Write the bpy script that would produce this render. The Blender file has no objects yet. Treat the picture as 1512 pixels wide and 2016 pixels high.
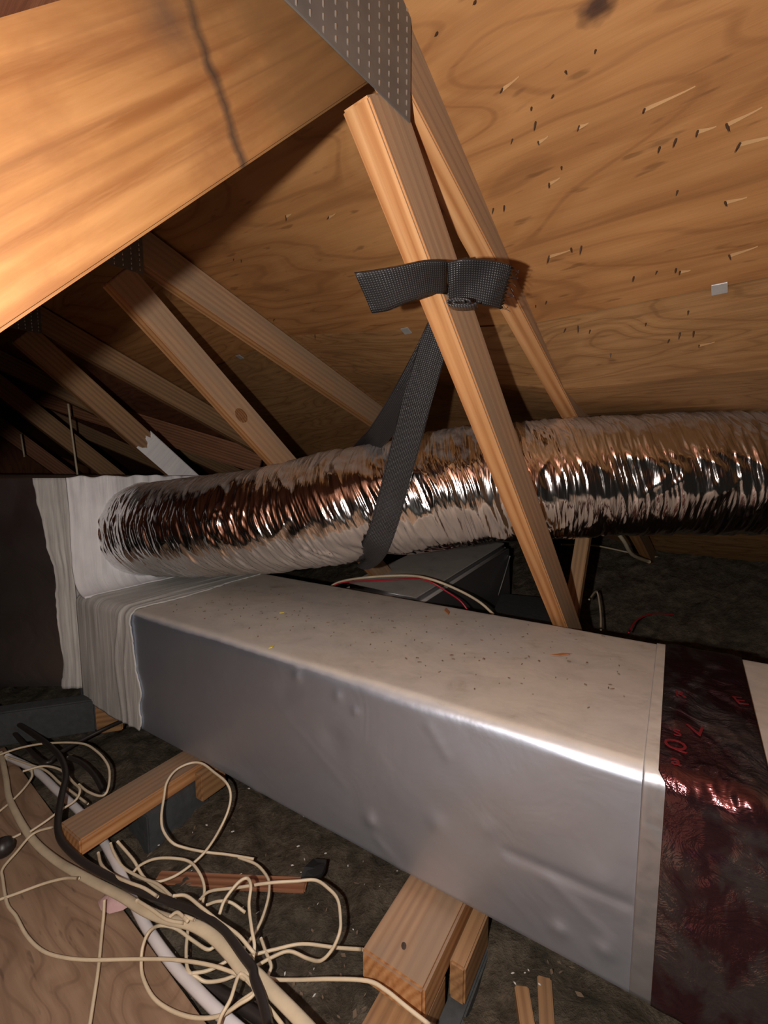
import bpy, bmesh, math, random
import numpy as np
from mathutils import Vector, Matrix, noise as mnoise

random.seed(7)
rng = np.random.default_rng(7)
S = bpy.context.scene
C = S.collection

# ------------------------------------------------------------------ camera
FPX = 900.0                                   # focal length in pixels of the 1512x2016 frame
PITCH = math.atan(94 / 900)
cam_d = bpy.data.cameras.new('camera'); cam = bpy.data.objects.new('camera', cam_d); C.objects.link(cam)
cam_d.sensor_fit = 'HORIZONTAL'; cam_d.sensor_width = 36.0; cam_d.lens = 36.0 * FPX / 1512
cam_d.clip_start = 0.01; cam_d.clip_end = 50
cam.rotation_euler = (math.pi / 2 - PITCH, 0, 0)
S.camera = cam

# ------------------------------------------------------------------ world, flash light, exposure
W = bpy.data.worlds.new('attic_air'); S.world = W; W.use_nodes = True
W.node_tree.nodes['Background'].inputs[0].default_value = (1.0, 0.86, 0.74, 1)
W.node_tree.nodes['Background'].inputs[1].default_value = 0.010
fl = bpy.data.lights.new('phone_flash', 'POINT'); fl.energy = 29.0; fl.color = (1.0, 0.94, 0.87); fl.shadow_soft_size = 0.007
flo = bpy.data.objects.new('phone_flash', fl); C.objects.link(flo); flo.location = (-0.095, -0.01, -0.010)
S.view_settings.view_transform = 'Standard'; S.view_settings.look = 'None'
S.view_settings.exposure = 0.0; S.view_settings.gamma = 1.0; S.view_settings.use_curve_mapping = False

# ------------------------------------------------------------------ geometry helpers
cp, sp = math.cos(PITCH), math.sin(PITCH)
def V(*a): return np.array(a, float)
def ray(u, v):
    x = (u - 756) / FPX; z = -(v - 1008) / FPX
    return V(x, cp + z * sp, -sp + z * cp)
def atz(u, v, z): r = ray(u, v); return r * (z / r[2])            # a point of known height
def atd(u, v, d): r = ray(u, v); return r * (d / r[1])            # a point of known depth
def atpl(u, v, p0, n): r = ray(u, v); return r * (np.dot(p0, n) / np.dot(r, n))
def unit(a): a = np.asarray(a, float); return a / np.linalg.norm(a)
UP = V(0, 0, 1)

def _h(i, j, k, seed):
    n = (i.astype(np.int64) * 374761393 + j.astype(np.int64) * 668265263 + k.astype(np.int64) * 2147483647 + seed * 974634777) & 0x7fffffff
    n = ((n ^ (n >> 13)) * 1274126177) & 0x7fffffff
    n = ((n ^ (n >> 16)) * 1911520717) & 0x7fffffff
    return (n & 0xffff) / 65535.0
def vn(x, y, z=0.0, seed=0):
    x, y, z = np.broadcast_arrays(np.asarray(x, float), np.asarray(y, float), np.asarray(z, float))
    i, j, k = np.floor(x), np.floor(y), np.floor(z)
    f, g, h = x - i, y - j, z - k
    f, g, h = f * f * (3 - 2 * f), g * g * (3 - 2 * g), h * h * (3 - 2 * h)
    r = 0
    for a in (0, 1):
        for b in (0, 1):
            for c in (0, 1):
                r = r + _h(i + a, j + b, k + c, seed) * (f if a else 1 - f) * (g if b else 1 - g) * (h if c else 1 - h)
    return r * 2 - 1
def fbm(x, y, z=0.0, seed=0, o=4):
    r = 0; a = 1.0; m = 1.0
    for q in range(o):
        r = r + a * vn(np.asarray(x) * m, np.asarray(y) * m, np.asarray(z) * m, seed + q); a *= .5; m *= 2.03
    return r

WM = {}
def link(o, parent=None, M=None):
    C.objects.link(o)
    M = M if M is not None else Matrix.Identity(4)
    WM[o.name] = M
    if parent is not None:
        o.parent = parent
        o.matrix_basis = WM[parent.name].inverted() @ M
    else:
        o.matrix_basis = M
    return o
def tag(o, label=None, cat=None, group=None, kind=None):
    if label: o['label'] = label
    if cat: o['category'] = cat
    if group: o['group'] = group
    if kind: o['kind'] = kind
    return o
def empty(name, loc, label, cat, group=None, kind=None):
    o = bpy.data.objects.new(name, None); o.empty_display_size = .05
    link(o, None, Matrix.Translation(Vector(loc)))
    return tag(o, label, cat, group, kind)
def frame(o, x, y, z):
    return Matrix(((x[0], y[0], z[0], o[0]), (x[1], y[1], z[1], o[1]), (x[2], y[2], z[2], o[2]), (0, 0, 0, 1)))
def mesh_obj(name, verts, faces, mat, parent=None, M=None, smooth=False, local=False, uv=None):
    verts = np.asarray(verts, float)
    if M is None:
        o0 = verts.mean(0); o0[2] = verts[:, 2].min(); M = Matrix.Translation(Vector(o0))
    if not local:
        Mi = np.array(M.inverted()); verts = verts @ Mi[:3, :3].T + Mi[:3, 3]
    me = bpy.data.meshes.new(name)
    me.from_pydata(verts.tolist(), [], [tuple(int(i) for i in f) for f in faces])
    if uv is not None:
        l = me.uv_layers.new(name='UVMap'); idx = np.empty(len(me.loops), int); me.loops.foreach_get('vertex_index', idx)
        l.data.foreach_set('uv', np.asarray(uv, float)[idx].ravel())
    if smooth: me.polygons.foreach_set('use_smooth', [True] * len(me.polygons))
    me.materials.append(mat); me.update()
    o = bpy.data.objects.new(name, me)
    return link(o, parent, M)
def grid_faces(nu, nv, wrap_v=False, off=0):
    f = []
    for i in range(nu - 1):
        for j in range(nv if wrap_v else nv - 1):
            a = i * nv + j; b = i * nv + (j + 1) % nv
            f.append((off + a, off + b, off + b + nv, off + a + nv))
    return f
def sheet(name, P, mat, parent=None, th=0.003, smooth=True, outward=None, uv=None):
    """grid of points P[nu,nv,3] closed into a solid of thickness th behind the grid"""
    nu, nv, _ = P.shape
    du = np.gradient(P, axis=0); dv = np.gradient(P, axis=1)
    N = np.cross(du, dv); N /= np.linalg.norm(N, axis=2, keepdims=True) + 1e-12
    if outward is not None and (N * np.asarray(outward)).sum() < 0: N = -N
    Q = P - N * th
    vs = np.concatenate([P.reshape(-1, 3), Q.reshape(-1, 3)]); n = nu * nv
    f = grid_faces(nu, nv) + [tuple(reversed(q)) for q in grid_faces(nu, nv, off=n)]
    for i in range(nu - 1):
        for j in (0, nv - 1):
            a = i * nv + j; f.append((a, a + nv, a + nv + n, a + n))
    for j in range(nv - 1):
        for i in (0, nu - 1):
            a = i * nv + j; f.append((a, a + 1, a + 1 + n, a + n))
    if uv is not None: uv = np.concatenate([uv.reshape(-1, 2)] * 2)
    o = mesh_obj(name, vs, f, mat, parent, smooth=smooth, uv=uv)
    bm = bmesh.new(); bm.from_mesh(o.data); bmesh.ops.recalc_face_normals(bm, faces=bm.faces); bm.to_mesh(o.data); bm.free()
    return o
def catmull(pts, n):
    P = np.asarray(pts, float); P = np.vstack([2 * P[0] - P[1], P, 2 * P[-1] - P[-2]])
    out = []
    for i in range(1, len(P) - 2):
        for k in range(n):
            t = k / n; a, b, c, d = P[i - 1:i + 3]
            out.append(.5 * ((2 * b) + (-a + c) * t + (2 * a - 5 * b + 4 * c - d) * t * t + (-a + 3 * b - 3 * c + d) * t ** 3))
    out.append(P[-2]); return np.array(out)
def resample(P, n):
    L = np.r_[0, np.cumsum(np.linalg.norm(np.diff(P, axis=0), axis=1))]
    x = np.linspace(0, L[-1], n)
    return np.stack([np.interp(x, L, P[:, k]) for k in range(P.shape[1])], 1), L[-1]
def frames(P, up=UP):
    T = np.gradient(P, axis=0); T /= np.linalg.norm(T, axis=1, keepdims=True)
    N = np.empty_like(P); n0 = up - T[0] * np.dot(up, T[0]); N[0] = unit(n0)
    for i in range(1, len(P)):
        v = N[i - 1] - T[i] * np.dot(N[i - 1], T[i]); N[i] = unit(v)
    return T, N, np.cross(T, N)
def tube(name, pts, r, mat, parent=None, sides=7, n=6, flat=1.0):
    P = catmull(pts, n); T, N, B = frames(P)
    a = np.linspace(0, 2 * math.pi, sides, endpoint=False)
    rr = np.broadcast_to(np.asarray(r, float), (len(P),)) if np.ndim(r) == 0 else np.interp(np.linspace(0, 1, len(P)), np.linspace(0, 1, len(r)), r)
    vs = (P[:, None, :] + rr[:, None, None] * (np.cos(a)[None, :, None] * N[:, None, :] * flat + np.sin(a)[None, :, None] * B[:, None, :])).reshape(-1, 3)
    f = grid_faces(len(P), sides, True); f.append(tuple(range(sides))); f.append(tuple(len(vs) - 1 - k for k in range(sides)))
    return mesh_obj(name, vs, f, mat, parent, smooth=True)
def bevel_box(name, o, x, y, z, lx, ly, lz, mat, parent=None, bev=0.002, rough=0.0, cut=(0, 0)):
    """box from corner o along unit axes x, y, z; local X runs along the grain; cut shears the two ends along x by cut*y"""
    x, y, z = map(unit, (x, y, z))
    if np.dot(np.cross(x, y), z) < 0: o = np.asarray(o) + z * lz; z = -z
    bm = bmesh.new(); bmesh.ops.create_cube(bm, size=1)
    for v in bm.verts:
        v.co = Vector(((v.co.x + .5) * lx, (v.co.y + .5) * ly, (v.co.z + .5) * lz))
    if rough > 0:
        es = [e for e in bm.edges if abs((e.verts[0].co - e.verts[1].co).x) > lx * .9]
        bmesh.ops.subdivide_edges(bm, edges=es, cuts=max(2, int(lx / .06)), use_grid_fill=True)
    bmesh.ops.bevel(bm, geom=[e for e in bm.edges if len(e.link_faces) == 2 and e.calc_face_angle(0) > .5], offset=bev, segments=2 if bev < .01 else 6, affect='EDGES')
    for v in bm.verts:
        f = v.co.x / lx
        v.co.x += (cut[0] * (1 - f) + cut[1] * f) * v.co.y
        if rough > 0:
            v.co.y += rough * mnoise.noise(Vector((v.co.x * 3, o[0], o[2]))); v.co.z += rough * mnoise.noise(Vector((v.co.x * 3, o[1], 9 + o[2])))
    me = bpy.data.meshes.new(name); bm.to_mesh(me); bm.free(); me.materials.append(mat)
    if bev >= .01: me.polygons.foreach_set('use_smooth', [True] * len(me.polygons))
    ob = link(bpy.data.objects.new(name, me), parent, frame(o, x, y, z))
    if bev >= .01: ob.modifiers.new('weighted_normals', 'WEIGHTED_NORMAL')
    return ob

# ------------------------------------------------------------------ materials
def new_mat(name):
    m = bpy.data.materials.new(name); m.use_nodes = True
    nt = m.node_tree; return m, nt, nt.nodes['Principled BSDF']
class NB:
    def __init__(s, nt): s.nt = nt
    def n(s, t, **kw):
        nd = s.nt.nodes.new(t)
        for k, v in kw.items():
            if hasattr(nd, k) and not k.startswith('in_'): setattr(nd, k, v)
        return nd
    def l(s, a, b): s.nt.links.new(a, b)
    def coord(s, out='Object', scale=(1, 1, 1), loc=(0, 0, 0), rand=0.0):
        tc = s.n('ShaderNodeTexCoord'); src = tc.outputs[out]
        if rand:
            oi = s.n('ShaderNodeObjectInfo'); mu = s.n('ShaderNodeVectorMath', operation='SCALE'); mu.inputs[0].default_value = (3.1, 7.7, 5.3); s.l(oi.outputs['Random'], mu.inputs['Scale'])
            ms = s.n('ShaderNodeVectorMath', operation='SCALE'); s.l(mu.outputs[0], ms.inputs[0]); ms.inputs['Scale'].default_value = rand
            ad = s.n('ShaderNodeVectorMath', operation='ADD'); s.l(src, ad.inputs[0]); s.l(ms.outputs[0], ad.inputs[1]); src = ad.outputs[0]
        mp = s.n('ShaderNodeMapping'); mp.inputs['Scale'].default_value = scale; mp.inputs['Location'].default_value = loc
        s.l(src, mp.inputs['Vector']); return mp.outputs[0]
    def noise(s, vec, scale, detail=4, rough=.55, dist=0.0):
        t = s.n('ShaderNodeTexNoise'); t.inputs['Scale'].default_value = scale; t.inputs['Detail'].default_value = detail
        t.inputs['Roughness'].default_value = rough; t.inputs['Distortion'].default_value = dist; s.l(vec, t.inputs['Vector']); return t.outputs['Fac']
    def ramp(s, fac, stops):
        r = s.n('ShaderNodeValToRGB'); e = r.color_ramp.elements
        while len(e) < len(stops): e.new(.5)
        for k, (p, c) in enumerate(stops):
            e[k].position = p; e[k].color = (*c, 1) if not np.isscalar(c) else (c, c, c, 1)
        s.l(fac, r.inputs[0]); return r.outputs[0]
    def mix(s, fac, a, b, mode='MIX'):
        m = s.n('ShaderNodeMix', data_type='RGBA', blend_type=mode)
        for q, sock in ((fac, m.inputs[0]), (a, m.inputs[6]), (b, m.inputs[7])):
            if hasattr(q, 'node'): s.l(q, sock)
            else: sock.default_value = q if np.isscalar(q) else (*q, 1)
        return m.outputs[2]
    def math(s, op, a, b=None, c=None):
        m = s.n('ShaderNodeMath', operation=op)
        for k, q in enumerate((a, b, c)):
            if q is None: continue
            if hasattr(q, 'node'): s.l(q, m.inputs[k])
            else: m.inputs[k].default_value = q
        return m.outputs[0]
    def bump(s, h, strength, dist, prev=None):
        b = s.n('ShaderNodeBump'); b.inputs['Strength'].default_value = strength; b.inputs['Distance'].default_value = dist
        s.l(h, b.inputs['Height'])
        if prev is not None: s.l(prev, b.inputs['Normal'])
        return b.outputs[0]

def wood(name, light, mid, dark, ring=26, stain=0.35, knots=True, off=(0, .06, .035), rough=.62, grey_face=0.0):
    m, nt, bs = new_mat(name); b = NB(nt)
    v = b.coord('Object', (.12, 1, 1), off, rand=.006)
    wv = b.n('ShaderNodeTexWave', wave_type='RINGS', rings_direction='X', wave_profile='SIN')
    wv.inputs['Scale'].default_value = ring; wv.inputs['Distortion'].default_value = 6.0; wv.inputs['Detail'].default_value = 2; wv.inputs['Detail Scale'].default_value = .25
    b.l(v, wv.inputs['Vector'])
    col = b.ramp(wv.outputs['Fac'], [(0, light), (.5, mid), (1, dark)])
    fib = b.noise(b.coord('Object', (4, 160, 160), rand=1), 1, 3)
    col = b.mix(b.ramp(fib, [(.35, 0), (.7, .8)]), col, mid)
    col = b.mix(b.ramp(b.noise(b.coord('Object', (2, 90, 90), (3, 5, 1), rand=1), 1, 3, .5), [(.55, 0), (.7, .5)]), col, dark)
    st = b.noise(b.coord('Object', (3, 14, 14), rand=1), 1.2, 4, .6, .6)
    stc = b.ramp(st, [(.35, 1.0), (.72, .55)])
    col = b.mix(stain, col, b.mix(1, col, stc, 'MULTIPLY'))
    if grey_face:      # the wide faces are mixed greyer than the narrow edges
        geo = b.n('ShaderNodeNewGeometry'); vt = b.n('ShaderNodeVectorTransform', vector_type='NORMAL', convert_from='WORLD', convert_to='OBJECT'); b.l(geo.outputs['Normal'], vt.inputs[0])
        sz = b.n('ShaderNodeSeparateXYZ'); b.l(vt.outputs[0], sz.inputs[0])
        wf = b.math('MULTIPLY', b.math('MULTIPLY', b.math('GREATER_THAN', b.math('ABSOLUTE', sz.outputs[2]), .6), grey_face), b.ramp(st, [(.25, .6), (.6, 1.0)]))
        col = b.mix(wf, col, b.mix(.85, col, (.235, .18, .13), 'MIX'))
    b.l(col, bs.inputs['Base Color']); bs.inputs['Roughness'].default_value = rough
    b.l(b.bump(fib, .25, .002), bs.inputs['Normal']); bs.inputs['Specular IOR Level'].default_value = .3
    return m
M_wood = wood('pine_lumber', (.60, .325, .15), (.51, .25, .10), (.35, .14, .047), grey_face=.9)
M_wood_old = wood('aged_pine', (.44, .25, .115), (.36, .195, .085), (.24, .12, .052), stain=.6, grey_face=.3)
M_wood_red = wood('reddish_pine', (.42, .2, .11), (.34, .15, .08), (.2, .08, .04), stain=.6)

def beam_mat():
    m, nt, bs = new_mat('flash_dimmed_pine_chord'); b = NB(nt)  # pine colours darkened throughout to hold back the glare of the close flash
    v = b.coord('Object', (.25, 1, 1), (0, .11, .03))
    wv = b.n('ShaderNodeTexWave', wave_type='RINGS', rings_direction='X', wave_profile='SIN')
    wv.inputs['Scale'].default_value = 11; wv.inputs['Distortion'].default_value = 9; wv.inputs['Detail'].default_value = 2; wv.inputs['Detail Scale'].default_value = .5
    b.l(v, wv.inputs['Vector'])
    col = b.ramp(wv.outputs['Fac'], [(0, (.185, .082, .026)), (.55, (.215, .099, .033)), (1, (.135, .052, .015))])
    fine = b.noise(b.coord('Object', (5, 75, 75)), 1.5, 5, .65)
    col = b.mix(b.ramp(fine, [(.4, 0), (.75, .75)]), col, (.25, .125, .048))
    col = b.mix(b.ramp(b.noise(b.coord('Object', (3, 130, 130), (4, 1, 2)), 1, 3, .5), [(.56, 0), (.70, .55)]), col, (.10, .038, .012))
    blot = b.ramp(b.noise(b.coord('Object', (7, 12, 12)), 1.6, 5, .6, .4), [(.42, 0), (.7, .6)])
    col = b.mix(blot, col, (.13, .052, .018))
    # dark water streak running across the board near the joint
    tc = b.n('ShaderNodeTexCoord'); sx = b.n('ShaderNodeSeparateXYZ'); b.l(tc.outputs['Object'], sx.inputs[0])
    wob = b.noise(b.coord('Object', (1, 22, 1)), 1, 4, .6)
    ln = b.math('ADD', b.math('MULTIPLY', sx.outputs[1], .35), b.math('MULTIPLY', wob, .028))
    d = b.math('ABSOLUTE', b.math('SUBTRACT', b.math('SUBTRACT', sx.outputs[0], STREAK_X), ln))
    spots = b.noise(b.coord('Object', (60, 60, 60)), 1, 3)
    dd = b.math('ADD', d, b.math('MULTIPLY', b.math('SUBTRACT', spots, .5), .006))
    k = b.ramp(dd, [(.0, .85), (.003, .6), (.0075, 0)])
    col = b.mix(k, col, (.022, .015, .012))
    sm = b.n('ShaderNodeVectorMath', operation='DISTANCE'); b.l(b.coord('Object', (1, 1, 0)), sm.inputs[0]); sm.inputs[1].default_value = (STREAK_X + .02, .092, 0)
    k2 = b.ramp(b.math('ADD', sm.outputs['Value'], b.math('MULTIPLY', b.math('SUBTRACT', spots, .5), .02)), [(.0, .6), (.012, .35), (.03, 0)])
    col = b.mix(k2, col, (.035, .024, .019))
    # greenish dirty zone against the plate
    e = b.math('SUBTRACT', b.math('ADD', sx.outputs[0], b.math('MULTIPLY', b.noise(b.coord('Object', (30, 30, 30)), 1, 5), .14)), STREAK_X)
    col = b.mix(b.ramp(e, [(.10, 0), (.18, .6)]), col, (.115, .062, .024))
    b.l(col, bs.inputs['Base Color']); bs.inputs['Roughness'].default_value = .6; bs.inputs['Specular IOR Level'].default_value = .3
    b.l(b.bump(fine, .2, .002), bs.inputs['Normal'])
    return m

def ply_mat(name, light, mid, dark, sc=(1, 1, 1), knot=None):
    m, nt, bs = new_mat(name); b = NB(nt)
    w = b.noise(b.coord('Object', (1.3 * sc[0], 5.5 * sc[1], 1), rand=1), 1, 2, .45, .5)
    g = b.math('SINE', b.math('MULTIPLY', w, 90))
    col = b.ramp(b.math('MULTIPLY_ADD', g, .5, .5), [(0, light), (.55, mid), (.9, mid), (1, dark)])
    fib = b.noise(b.coord('Object', (7 * sc[0], 170 * sc[1], 1), rand=1), 1, 4, .6)
    col = b.mix(b.math('MULTIPLY', fib, .55), col, light)
    sk = b.noise(b.coord('Object', (2.5 * sc[0], 38 * sc[1], 1), (7, 3, 0), rand=1), 1, 3, .6, .3)
    col = b.mix(b.ramp(sk, [(.35, .5), (.5, 0)]), col, dark)
    col = b.mix(b.ramp(sk, [(.55, 0), (.75, .5)]), col, tuple(min(1, c * 1.18) for c in light))
    pt = b.ramp(b.noise(b.coord('Object', (1.8, 3.5, 1), rand=1), 1.4, 4, .55), [(.35, 0), (.75, .6)])
    col = b.mix(pt, col, dark)
    fl_ = b.ramp(b.noise(b.coord('Object', (16, 90, 1), rand=1), 1, 2, .5), [(.66, 0), (.74, .5)])
    col = b.mix(fl_, col, tuple(c * .45 for c in dark))
    if knot is not None:
        sm = b.n('ShaderNodeVectorMath', operation='DISTANCE'); b.l(b.coord('Object', (.5, 1, 0)), sm.inputs[0]); sm.inputs[1].default_value = (knot[0] * .5, knot[1], 0)
        nz = b.math('MULTIPLY', b.math('SUBTRACT', b.noise(b.coord('Object', (25, 40, 1)), 1, 3), .5), .025)
        kd = b.math('ADD', sm.outputs['Value'], nz)
        col = b.mix(b.ramp(kd, [(.0, .95), (.006, .85), (.010, 0)]), col, (.03, .012, .008))
    b.l(col, bs.inputs['Base Color']); bs.inputs['Roughness'].default_value = .7; bs.inputs['Specular IOR Level'].default_value = .25
    b.l(b.bump(fib, .35, .002), bs.inputs['Normal'])
    return m

def foil_mat(name, rough=.49, dust=1.0, tint=(.66, .73, .86), bump=.10, metal=.95, dustcol=(.56, .50, .43)):
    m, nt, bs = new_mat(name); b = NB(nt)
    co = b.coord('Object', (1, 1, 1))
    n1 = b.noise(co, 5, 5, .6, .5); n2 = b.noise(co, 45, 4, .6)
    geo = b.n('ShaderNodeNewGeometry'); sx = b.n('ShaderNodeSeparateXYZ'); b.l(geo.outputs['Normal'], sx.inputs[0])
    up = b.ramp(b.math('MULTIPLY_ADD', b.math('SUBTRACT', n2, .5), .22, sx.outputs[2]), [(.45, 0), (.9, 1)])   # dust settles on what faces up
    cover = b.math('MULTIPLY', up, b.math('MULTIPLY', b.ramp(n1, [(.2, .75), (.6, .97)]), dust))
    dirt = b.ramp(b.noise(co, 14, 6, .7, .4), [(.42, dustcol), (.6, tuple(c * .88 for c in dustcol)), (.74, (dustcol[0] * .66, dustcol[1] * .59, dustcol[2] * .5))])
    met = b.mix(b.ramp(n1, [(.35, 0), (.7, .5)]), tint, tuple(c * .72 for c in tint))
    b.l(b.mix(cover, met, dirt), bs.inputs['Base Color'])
    b.l(b.math('MULTIPLY', b.math('SUBTRACT', 1.0, cover), metal), bs.inputs['Metallic'])
    r = b.math('MULTIPLY_ADD', b.math('SUBTRACT', n1, .5), .22, rough)
    b.l(b.math('MAXIMUM', r, b.math('MULTIPLY', cover, .85)), bs.inputs['Roughness'])
    h = b.noise(co, 9, 3, .5, 1.0); fine = b.noise(co, 120, 2)
    b.l(b.bump(fine, .06, .002, b.bump(h, bump, .02)), bs.inputs['Normal'])
    return m
M_foil = foil_mat('duct_foil_facing')
M_foil_dark = foil_mat('plenum_foil_facing', rough=.38, tint=(.45, .43, .44), dust=.8, metal=1.0)
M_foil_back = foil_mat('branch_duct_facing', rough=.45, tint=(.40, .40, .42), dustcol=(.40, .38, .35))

def flex_mat():
    m, nt, bs = new_mat('flex_duct_foil'); b = NB(nt)
    co = b.coord('UV', (1, 1, 1))
    n1 = b.noise(co, 30, 4, .6)
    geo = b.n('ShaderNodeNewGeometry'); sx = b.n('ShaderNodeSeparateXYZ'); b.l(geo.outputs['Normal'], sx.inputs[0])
    up = b.ramp(b.math('MULTIPLY_ADD', b.math('SUBTRACT', n1, .5), .5, sx.outputs[2]), [(.62, 0), (1.0, .42)])  # brown on upward faces: some dust, plus the sheathing's reflection put into the colour
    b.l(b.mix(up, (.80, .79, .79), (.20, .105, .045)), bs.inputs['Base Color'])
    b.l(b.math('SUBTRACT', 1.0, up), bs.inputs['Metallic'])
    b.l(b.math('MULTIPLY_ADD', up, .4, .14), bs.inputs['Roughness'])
    st = b.noise(b.coord('UV', (210, 9, 1)), 1, 3, .6, .4)
    b.l(b.bump(st, .22, .004), bs.inputs['Normal'])
    return m
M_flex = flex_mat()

def mastic_mat(name, base, streak):
    m, nt, bs = new_mat(name); b = NB(nt)
    st = b.noise(b.coord('UV', (55, 3, 1)), 1, 4, .6, .6)
    bl = b.noise(b.coord('UV', (9, 6, 1)), 1, 4, .6)
    col = b.mix(b.ramp(st, [(.35, 0), (.75, .75)]), base, streak)
    col = b.mix(b.ramp(bl, [(.45, 0), (.8, .45)]), col, tuple(c * .62 for c in streak))
    b.l(col, bs.inputs['Base Color']); bs.inputs['Roughness'].default_value = .7
    b.l(b.bump(st, .7, .004), bs.inputs['Normal'])
    return m
M_mastic = mastic_mat('white_duct_mastic', (.86, .85, .86), (.74, .73, .77))
M_mastic_thin = mastic_mat('thin_grey_mastic', (.66, .65, .62), (.42, .41, .40))

def plain(name, col, rough=.5, metal=0.0, nscale=40, var=.3, bump=.1, spec=.5):
    m, nt, bs = new_mat(name); b = NB(nt)
    n = b.noise(b.coord('Object', rand=1), nscale, 4)
    b.l(b.mix(b.ramp(n, [(.3, 0), (.75, var)]), col, tuple(c * .45 for c in col)), bs.inputs['Base Color'])
    bs.inputs['Roughness'].default_value = rough; bs.inputs['Metallic'].default_value = metal; bs.inputs['Specular IOR Level'].default_value = spec
    b.l(b.bump(n, bump, .003), bs.inputs['Normal'])
    return m
M_wire = plain('cream_wire_jacket', (.72, .60, .42), .45)
M_cable = plain('cream_cable_sheath', (.68, .57, .40), .5, nscale=25, var=.45)
M_black = plain('black_cable_sheath', (.028, .022, .02), .4, bump=.05)
M_white = plain('white_pipe', (.74, .71, .72), .35, var=.15)
M_redw = plain('red_wire_jacket', (.55, .03, .05), .4)
M_plate = plain('galvanised_plate', (.20, .19, .18), .55, .6, 30, .5)
M_tooth = plain('plate_teeth', (.52, .50, .46), .4, .8, 60, .2)
M_clip = plain('galvanised_clip', (.6, .6, .6), .4, .6)
M_nail = plain('rusty_nail', (.07, .045, .03), .6, .3)
M_splint = plain('fresh_splinter', (.37, .21, .088), .8)
M_slab = plain('tarry_grey_wood', (.06, .066, .07), .75, 0, 55, .6, .6)
M_chip = plain('debris_chip', (.2, .14, .095), .8)
M_chip_o = plain('orange_chip', (.5, .2, .07), .7)
M_chip_y = plain('yellow_chip', (.75, .6, .06), .6)
M_chip_w = plain('white_chip', (.75, .73, .7), .7)
M_scrap = plain('black_rubber_scrap', (.012, .012, .013), .8, 0, 90, .3, .6)
M_foam = plain('pink_foam', (.62, .40, .40), .8, 0, 60, .4, .6)

def strap_mat():
    m, nt, bs = new_mat('black_woven_webbing'); b = NB(nt)
    def wave(d):
        w = b.n('ShaderNodeTexWave', wave_type='BANDS', bands_direction=d); w.inputs['Scale'].default_value = 95; b.l(b.coord('UV'), w.inputs['Vector']); return w.outputs['Fac']
    h = b.math('MULTIPLY', wave('X'), wave('Y'))
    b.l(b.mix(h, (.014, .014, .016), (.062, .06, .063)), bs.inputs['Base Color'])
    b.l(b.ramp(b.noise(b.coord('UV'), 14, 3), [(.3, .24), (.7, .42)]), bs.inputs['Roughness'])
    b.l(b.bump(h, .9, .0012), bs.inputs['Normal'])
    return m
M_strap = strap_mat()

def tape_mat(name, red, rough=.16, tint=(.55, .53, .55)):
    m, nt, bs = new_mat(name); b = NB(nt)
    co = b.coord('UV')
    blotch = b.ramp(b.noise(b.coord('UV', (9, 5, 1)), 1.3, 4, .6, .8), [(.46, 0), (.56, red)])
    n2 = b.noise(b.coord('UV', (40, 40, 1)), 1, 4)
    col = b.mix(blotch, tint, (.13, .02, .035))
    col = b.mix(b.ramp(n2, [(.6, 0), (.72, red * .7)]), col, (.14, .04, .12))
    b.l(col, bs.inputs['Base Color']); bs.inputs['Metallic'].default_value = .92; bs.inputs['Roughness'].default_value = rough
    a = b.noise(b.coord('UV', (14, 14, 1)), 1, 5, .65, 2.0)
    b.l(b.bump(n2, .12, .003, b.bump(a, .35, .012)), bs.inputs['Normal'])
    return m
M_tape = tape_mat('printed_foil_tape', .7, .13, (.24, .205, .215))
M_tape_s = foil_mat('silver_foil_tape', rough=.42, tint=(.72, .75, .82), bump=.2)
M_print = plain('red_tape_print', (.16, .012, .016), .35)

def floor_mat():
    m, nt, bs = new_mat('dusty_blown_insulation'); b = NB(nt)
    co = b.coord('Object')
    a = b.noise(co, 26, 8, .72); c = b.noise(co, 5, 5, .6)
    col = b.ramp(a, [(.3, (.05, .04, .029)), (.5, (.15, .122, .09)), (.72, (.29, .24, .18))])
    col = b.mix(b.ramp(c, [(.4, 0), (.7, .5)]), col, (.075, .08, .06))
    f = b.ramp(b.noise(co, 130, 2), [(.72, 0), (.78, .6)])
    col = b.mix(f, col, (.32, .28, .22))
    b.l(col, bs.inputs['Base Color']); bs.inputs['Roughness'].default_value = .95; bs.inputs['Specular IOR Level'].default_value = .1
    b.l(b.bump(a, 1.0, .03), bs.inputs['Normal'])
    return m
M_floor = floor_mat()

# ------------------------------------------------------------------ the place: truss frame (t across the span, s along the ridge), duct frame (u along, v across)
YT = math.radians(39)
tv = V(math.sin(YT), math.cos(YT), 0); sv = V(-tv[1], tv[0], 0)
DS = 0.337                                     # first truss stands this far from the camera along s
SP = 0.70                                      # truss spacing
def T3(t, z, s=0.0): return tv * t + sv * (DS + s) + UP * z
def tq(u, v, s=0.0):
    p = atpl(u, v, sv * (DS + s), sv); return V(np.dot(p, tv), p[2])
RAF = {0: (-.573, .764), 1: (-.372, .684), 2: (-.45, .703), 3: (-.45, .703), 4: (-.45, .703)}
RIDGE_T = .38
def roof(t, s):
    k = np.clip(np.asarray(s, float) / SP, 0, 2); t = np.asarray(t, float)
    m = np.interp(k, [0, 1, 2], [RAF[i][0] for i in range(3)]); c = np.interp(k, [0, 1, 2], [RAF[i][1] for i in range(3)])
    z = c + m * t
    # the deck flattens over the eave bay, then drops again (beyond the flexible duct)
    fl_ = np.clip(1 - k, 0, 1)
    return z + fl_ * .50 * np.clip(t - 1.10, 0, .5)
LSL = .62
def roof_l(t, s): return roof(RIDGE_T, s) - LSL * (RIDGE_T - np.asarray(t, float))
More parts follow.
